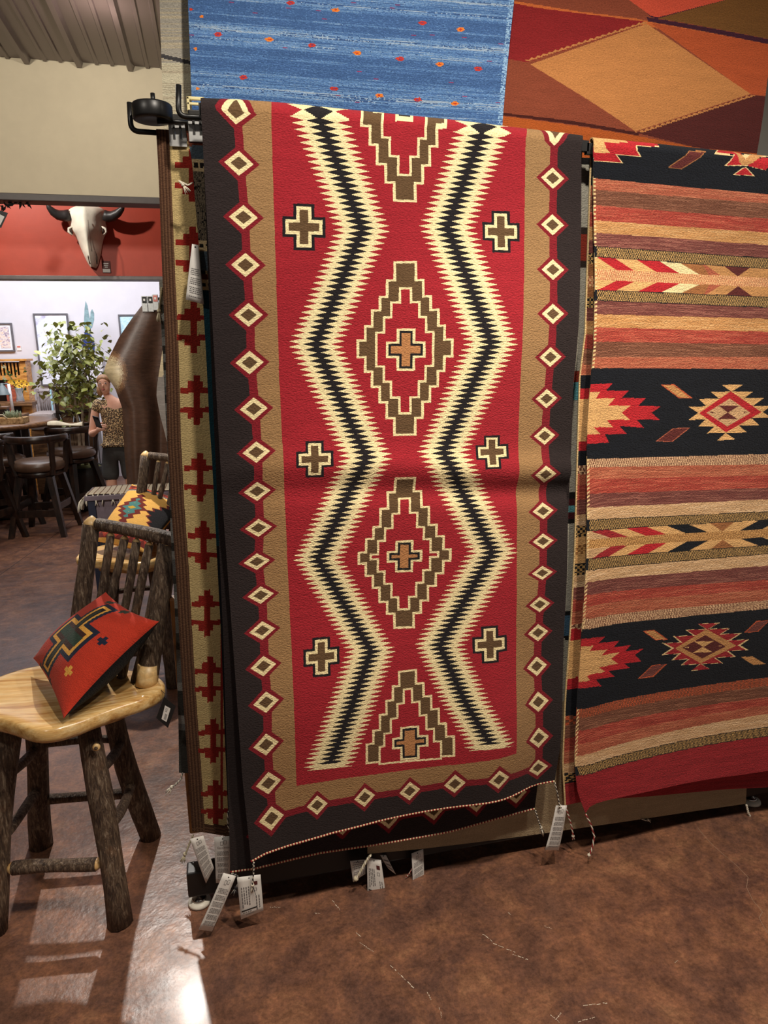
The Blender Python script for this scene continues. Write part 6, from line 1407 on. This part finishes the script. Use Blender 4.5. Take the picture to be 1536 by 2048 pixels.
# fingers: separate chains rooted in the palms
def fingers(palm, base, d, side, up, curl):
    d, side, up = V(d).normalized(), V(side).normalized(), V(up).normalized()
    for k, ln in enumerate((0.068, 0.076, 0.070, 0.055)):
        r0 = V(base)+side*(0.025-0.0165*k); c1 = r0+d*ln*0.45; c2 = c1+(d*(1-curl)+up*curl).normalized()*ln*0.33; c3 = c2+(d*(1-1.6*curl)+up*1.6*curl).normalized()*ln*0.25
        i = av(tuple(r0), 0.0085, palm); i = av(tuple(c1), 0.0085, i); i = av(tuple(c2), 0.008, i); av(tuple(c3), 0.0065, i)
    t0 = V(base)+side*0.030-d*0.035; i = av(tuple(t0), 0.010, palm); i = av(tuple(t0+(side*0.8+d*0.7).normalized()*0.032+up*0.01), 0.0095, i); av(tuple(t0+(side*0.8+d*0.7).normalized()*0.03+(d*0.9+up*0.4).normalized()*0.03), 0.008, i)
fingers(lp, (X(209, 851), -0.262, Z(851)), (0.6, -0.7, 0.15), (0.1, 0.1, 1), (0.5, 0.6, 0.1), 0.45)
fingers(rpm, (sx+0.19, -0.073, 0.705), (0, -0.1, -1), (0, -1, 0.1), (-1, 0, 0), 0.25)
body = skin_mesh('body', Vt, Ed, Ra, SKIN.m, wm, 2, 0)
_hv = np.array([v.co[:] for v in body.data.vertices]); _hd = _hv[(_hv[:, 2] > 1.49) & (np.abs(_hv[:, 0]-hx) < 0.15)]
HRX = (_hd[:, 0].max()-_hd[:, 0].min())/2; HRY0, HRY1 = _hd[:, 1].min(), _hd[:, 1].max(); HTOP = _hd[:, 2].max()
def face_y(z, dx):
    m = _hv[(np.abs(_hv[:, 2]-z) < 0.018) & (np.abs(_hv[:, 0]-hx-dx) < 0.018)]
    return m[:, 1].min() if len(m) else HRY0
# face relief
def ell(name, c, r, mat, par, n=12):
    g = G(); prof = [(max(1e-4, math.sin(a)), -math.cos(a)) for a in np.linspace(0, math.pi, 9)]
    g.lathe((0, 0, 0), prof, n); g.v = [(c[0]+x*r[0]+W0.x, c[1]+y*r[1]+W0.y, c[2]+z*r[2]) for x, y, z in g.v]; return g.build(name, mat, par)
fy = -0.099
for s in (-1, 1):
    ey_ = face_y(1.512, s*0.027); e = ell('eye', (hx+s*0.027, ey_+0.003, 1.512), (0.012, 0.008, 0.0065), EYEW, wm); ell('iris', (hx+s*0.027, ey_-0.0035, 1.512), (0.0055, 0.003, 0.0058), EYED, e)
    ell('eyebrow', (hx+s*0.027, face_y(1.530, s*0.027)+0.002, 1.530), (0.016, 0.005, 0.003), HAIR, wm)
    ell('ear', (hx+s*(HRX-0.002), 0.0, 1.50), (0.008, 0.015, 0.024), SKIN.m, wm)
ell('nose', (hx, face_y(1.486, 0)-0.004, 1.486), (0.009, 0.011, 0.019), SKIN.m, wm); ell('mouth', (hx, face_y(1.447, 0)+0.004, 1.447), (0.020, 0.010, 0.006), LIP, wm)
# hair: pulled back, covering crown, temples and nape
g = G(); P = []
for a in np.linspace(0.02, 1.0, 14):
    row = []
    for b in np.linspace(0, 2*math.pi, 33):
        fr = max(0.0, -math.sin(b)); lim = 2.3-1.12*fr**1.4
        th_ = a*lim; kk = 1-0.22*a**4; cy_ = (HRY0+HRY1)/2; rx, ry, rz_ = (HRX+0.017)*kk, ((HRY1-HRY0)/2+0.020)*kk, (HTOP-1.532+0.020)*kk
        row.append(V((W0.x+hx+rx*math.sin(th_)*math.cos(b)*(1+0.02*math.sin(9*b)), W0.y+cy_+0.004+ry*math.sin(th_)*math.sin(b), 1.532+rz_*math.cos(th_))))
    P.append(row)
g.grid(P, True).build('hair', HAIR, wm); ell('hair_tail', (hx-0.055, 0.07, 1.43), (0.035, 0.035, 0.06), HAIR, wm)
# clothes
VV_, EE_, RR_ = [], [], []
def a2(p, r, par=None):
    VV_.append(p); RR_.append(r); i = len(VV_)-1
    if par is not None: EE_.append((par, i))
    return i
s0_ = a2(L(sx, 0, 0.865), (0.172, 0.13)); s1_ = a2(L(sx, 0, 0.98), (0.152, 0.118), s0_); s2_ = a2(L(sx, 0, 1.10), (0.160, 0.120), s1_); s3_ = a2(L(sx, 0.005, 1.24), (0.160, 0.118), s2_); s4_ = a2(L(sx, 0.012, 1.325), (0.125, 0.085), s3_)
for s in (-1, 1):
    q1 = a2(L(sx+s*0.165, 0.0, 1.312), 0.072, s3_); e = V(Vt[le] if s < 0 else Vt[re]); b0 = V((sx+s*0.165, 0, 1.312)); a2(tuple(b0.lerp(e, 0.36)), 0.068, q1)
skin_mesh('leopard_top', VV_, EE_, RR_, LEO, wm, 2, 1)
VV_, EE_, RR_ = [], [], []
b0 = a2(L(sx, 0, 0.93), (0.150, 0.112)); b1 = a2(L(sx, 0, 0.86), (0.170, 0.128), b0)
for s in (-1, 1):
    h1 = a2(L(sx+s*0.088, 0, 0.76), 0.112, b1); a2(L(sx+s*0.098, -0.005, 0.58), 0.098, h1); a2(L(sx+s*0.104, -0.01, 0.45), 0.094, len(VV_)-1)
skin_mesh('shorts', VV_, EE_, RR_, SHO, wm, 2, 1)
for s in (-1, 1): ell('shoe', (sx+s*0.112, -0.06, 0.034), (0.048, 0.135, 0.036), EYED, wm)
phn = V((X(206, 850), -0.292, Z(850)))+W0
ph = thing('phone', 'dark phone held in the hand of the woman', 'phone', tuple(phn)); R = Euler((0.5, 0.2, -0.6)).to_matrix()
G().box(phn-V((0.037, 0.004, 0.0)), phn+V((0.037, 0.004, 0.14)), 0.003, R, phn+V((0, 0, 0.02))).build('phone_body', BLK, ph); G().box(phn+V((-0.033, -0.0046, 0.006)), phn+V((0.033, -0.0038, 0.134)), 0.0, R, phn+V((0, 0, 0.02))).build('screen', plain('phone_glass', (40, 42, 46), 0.08), ph)
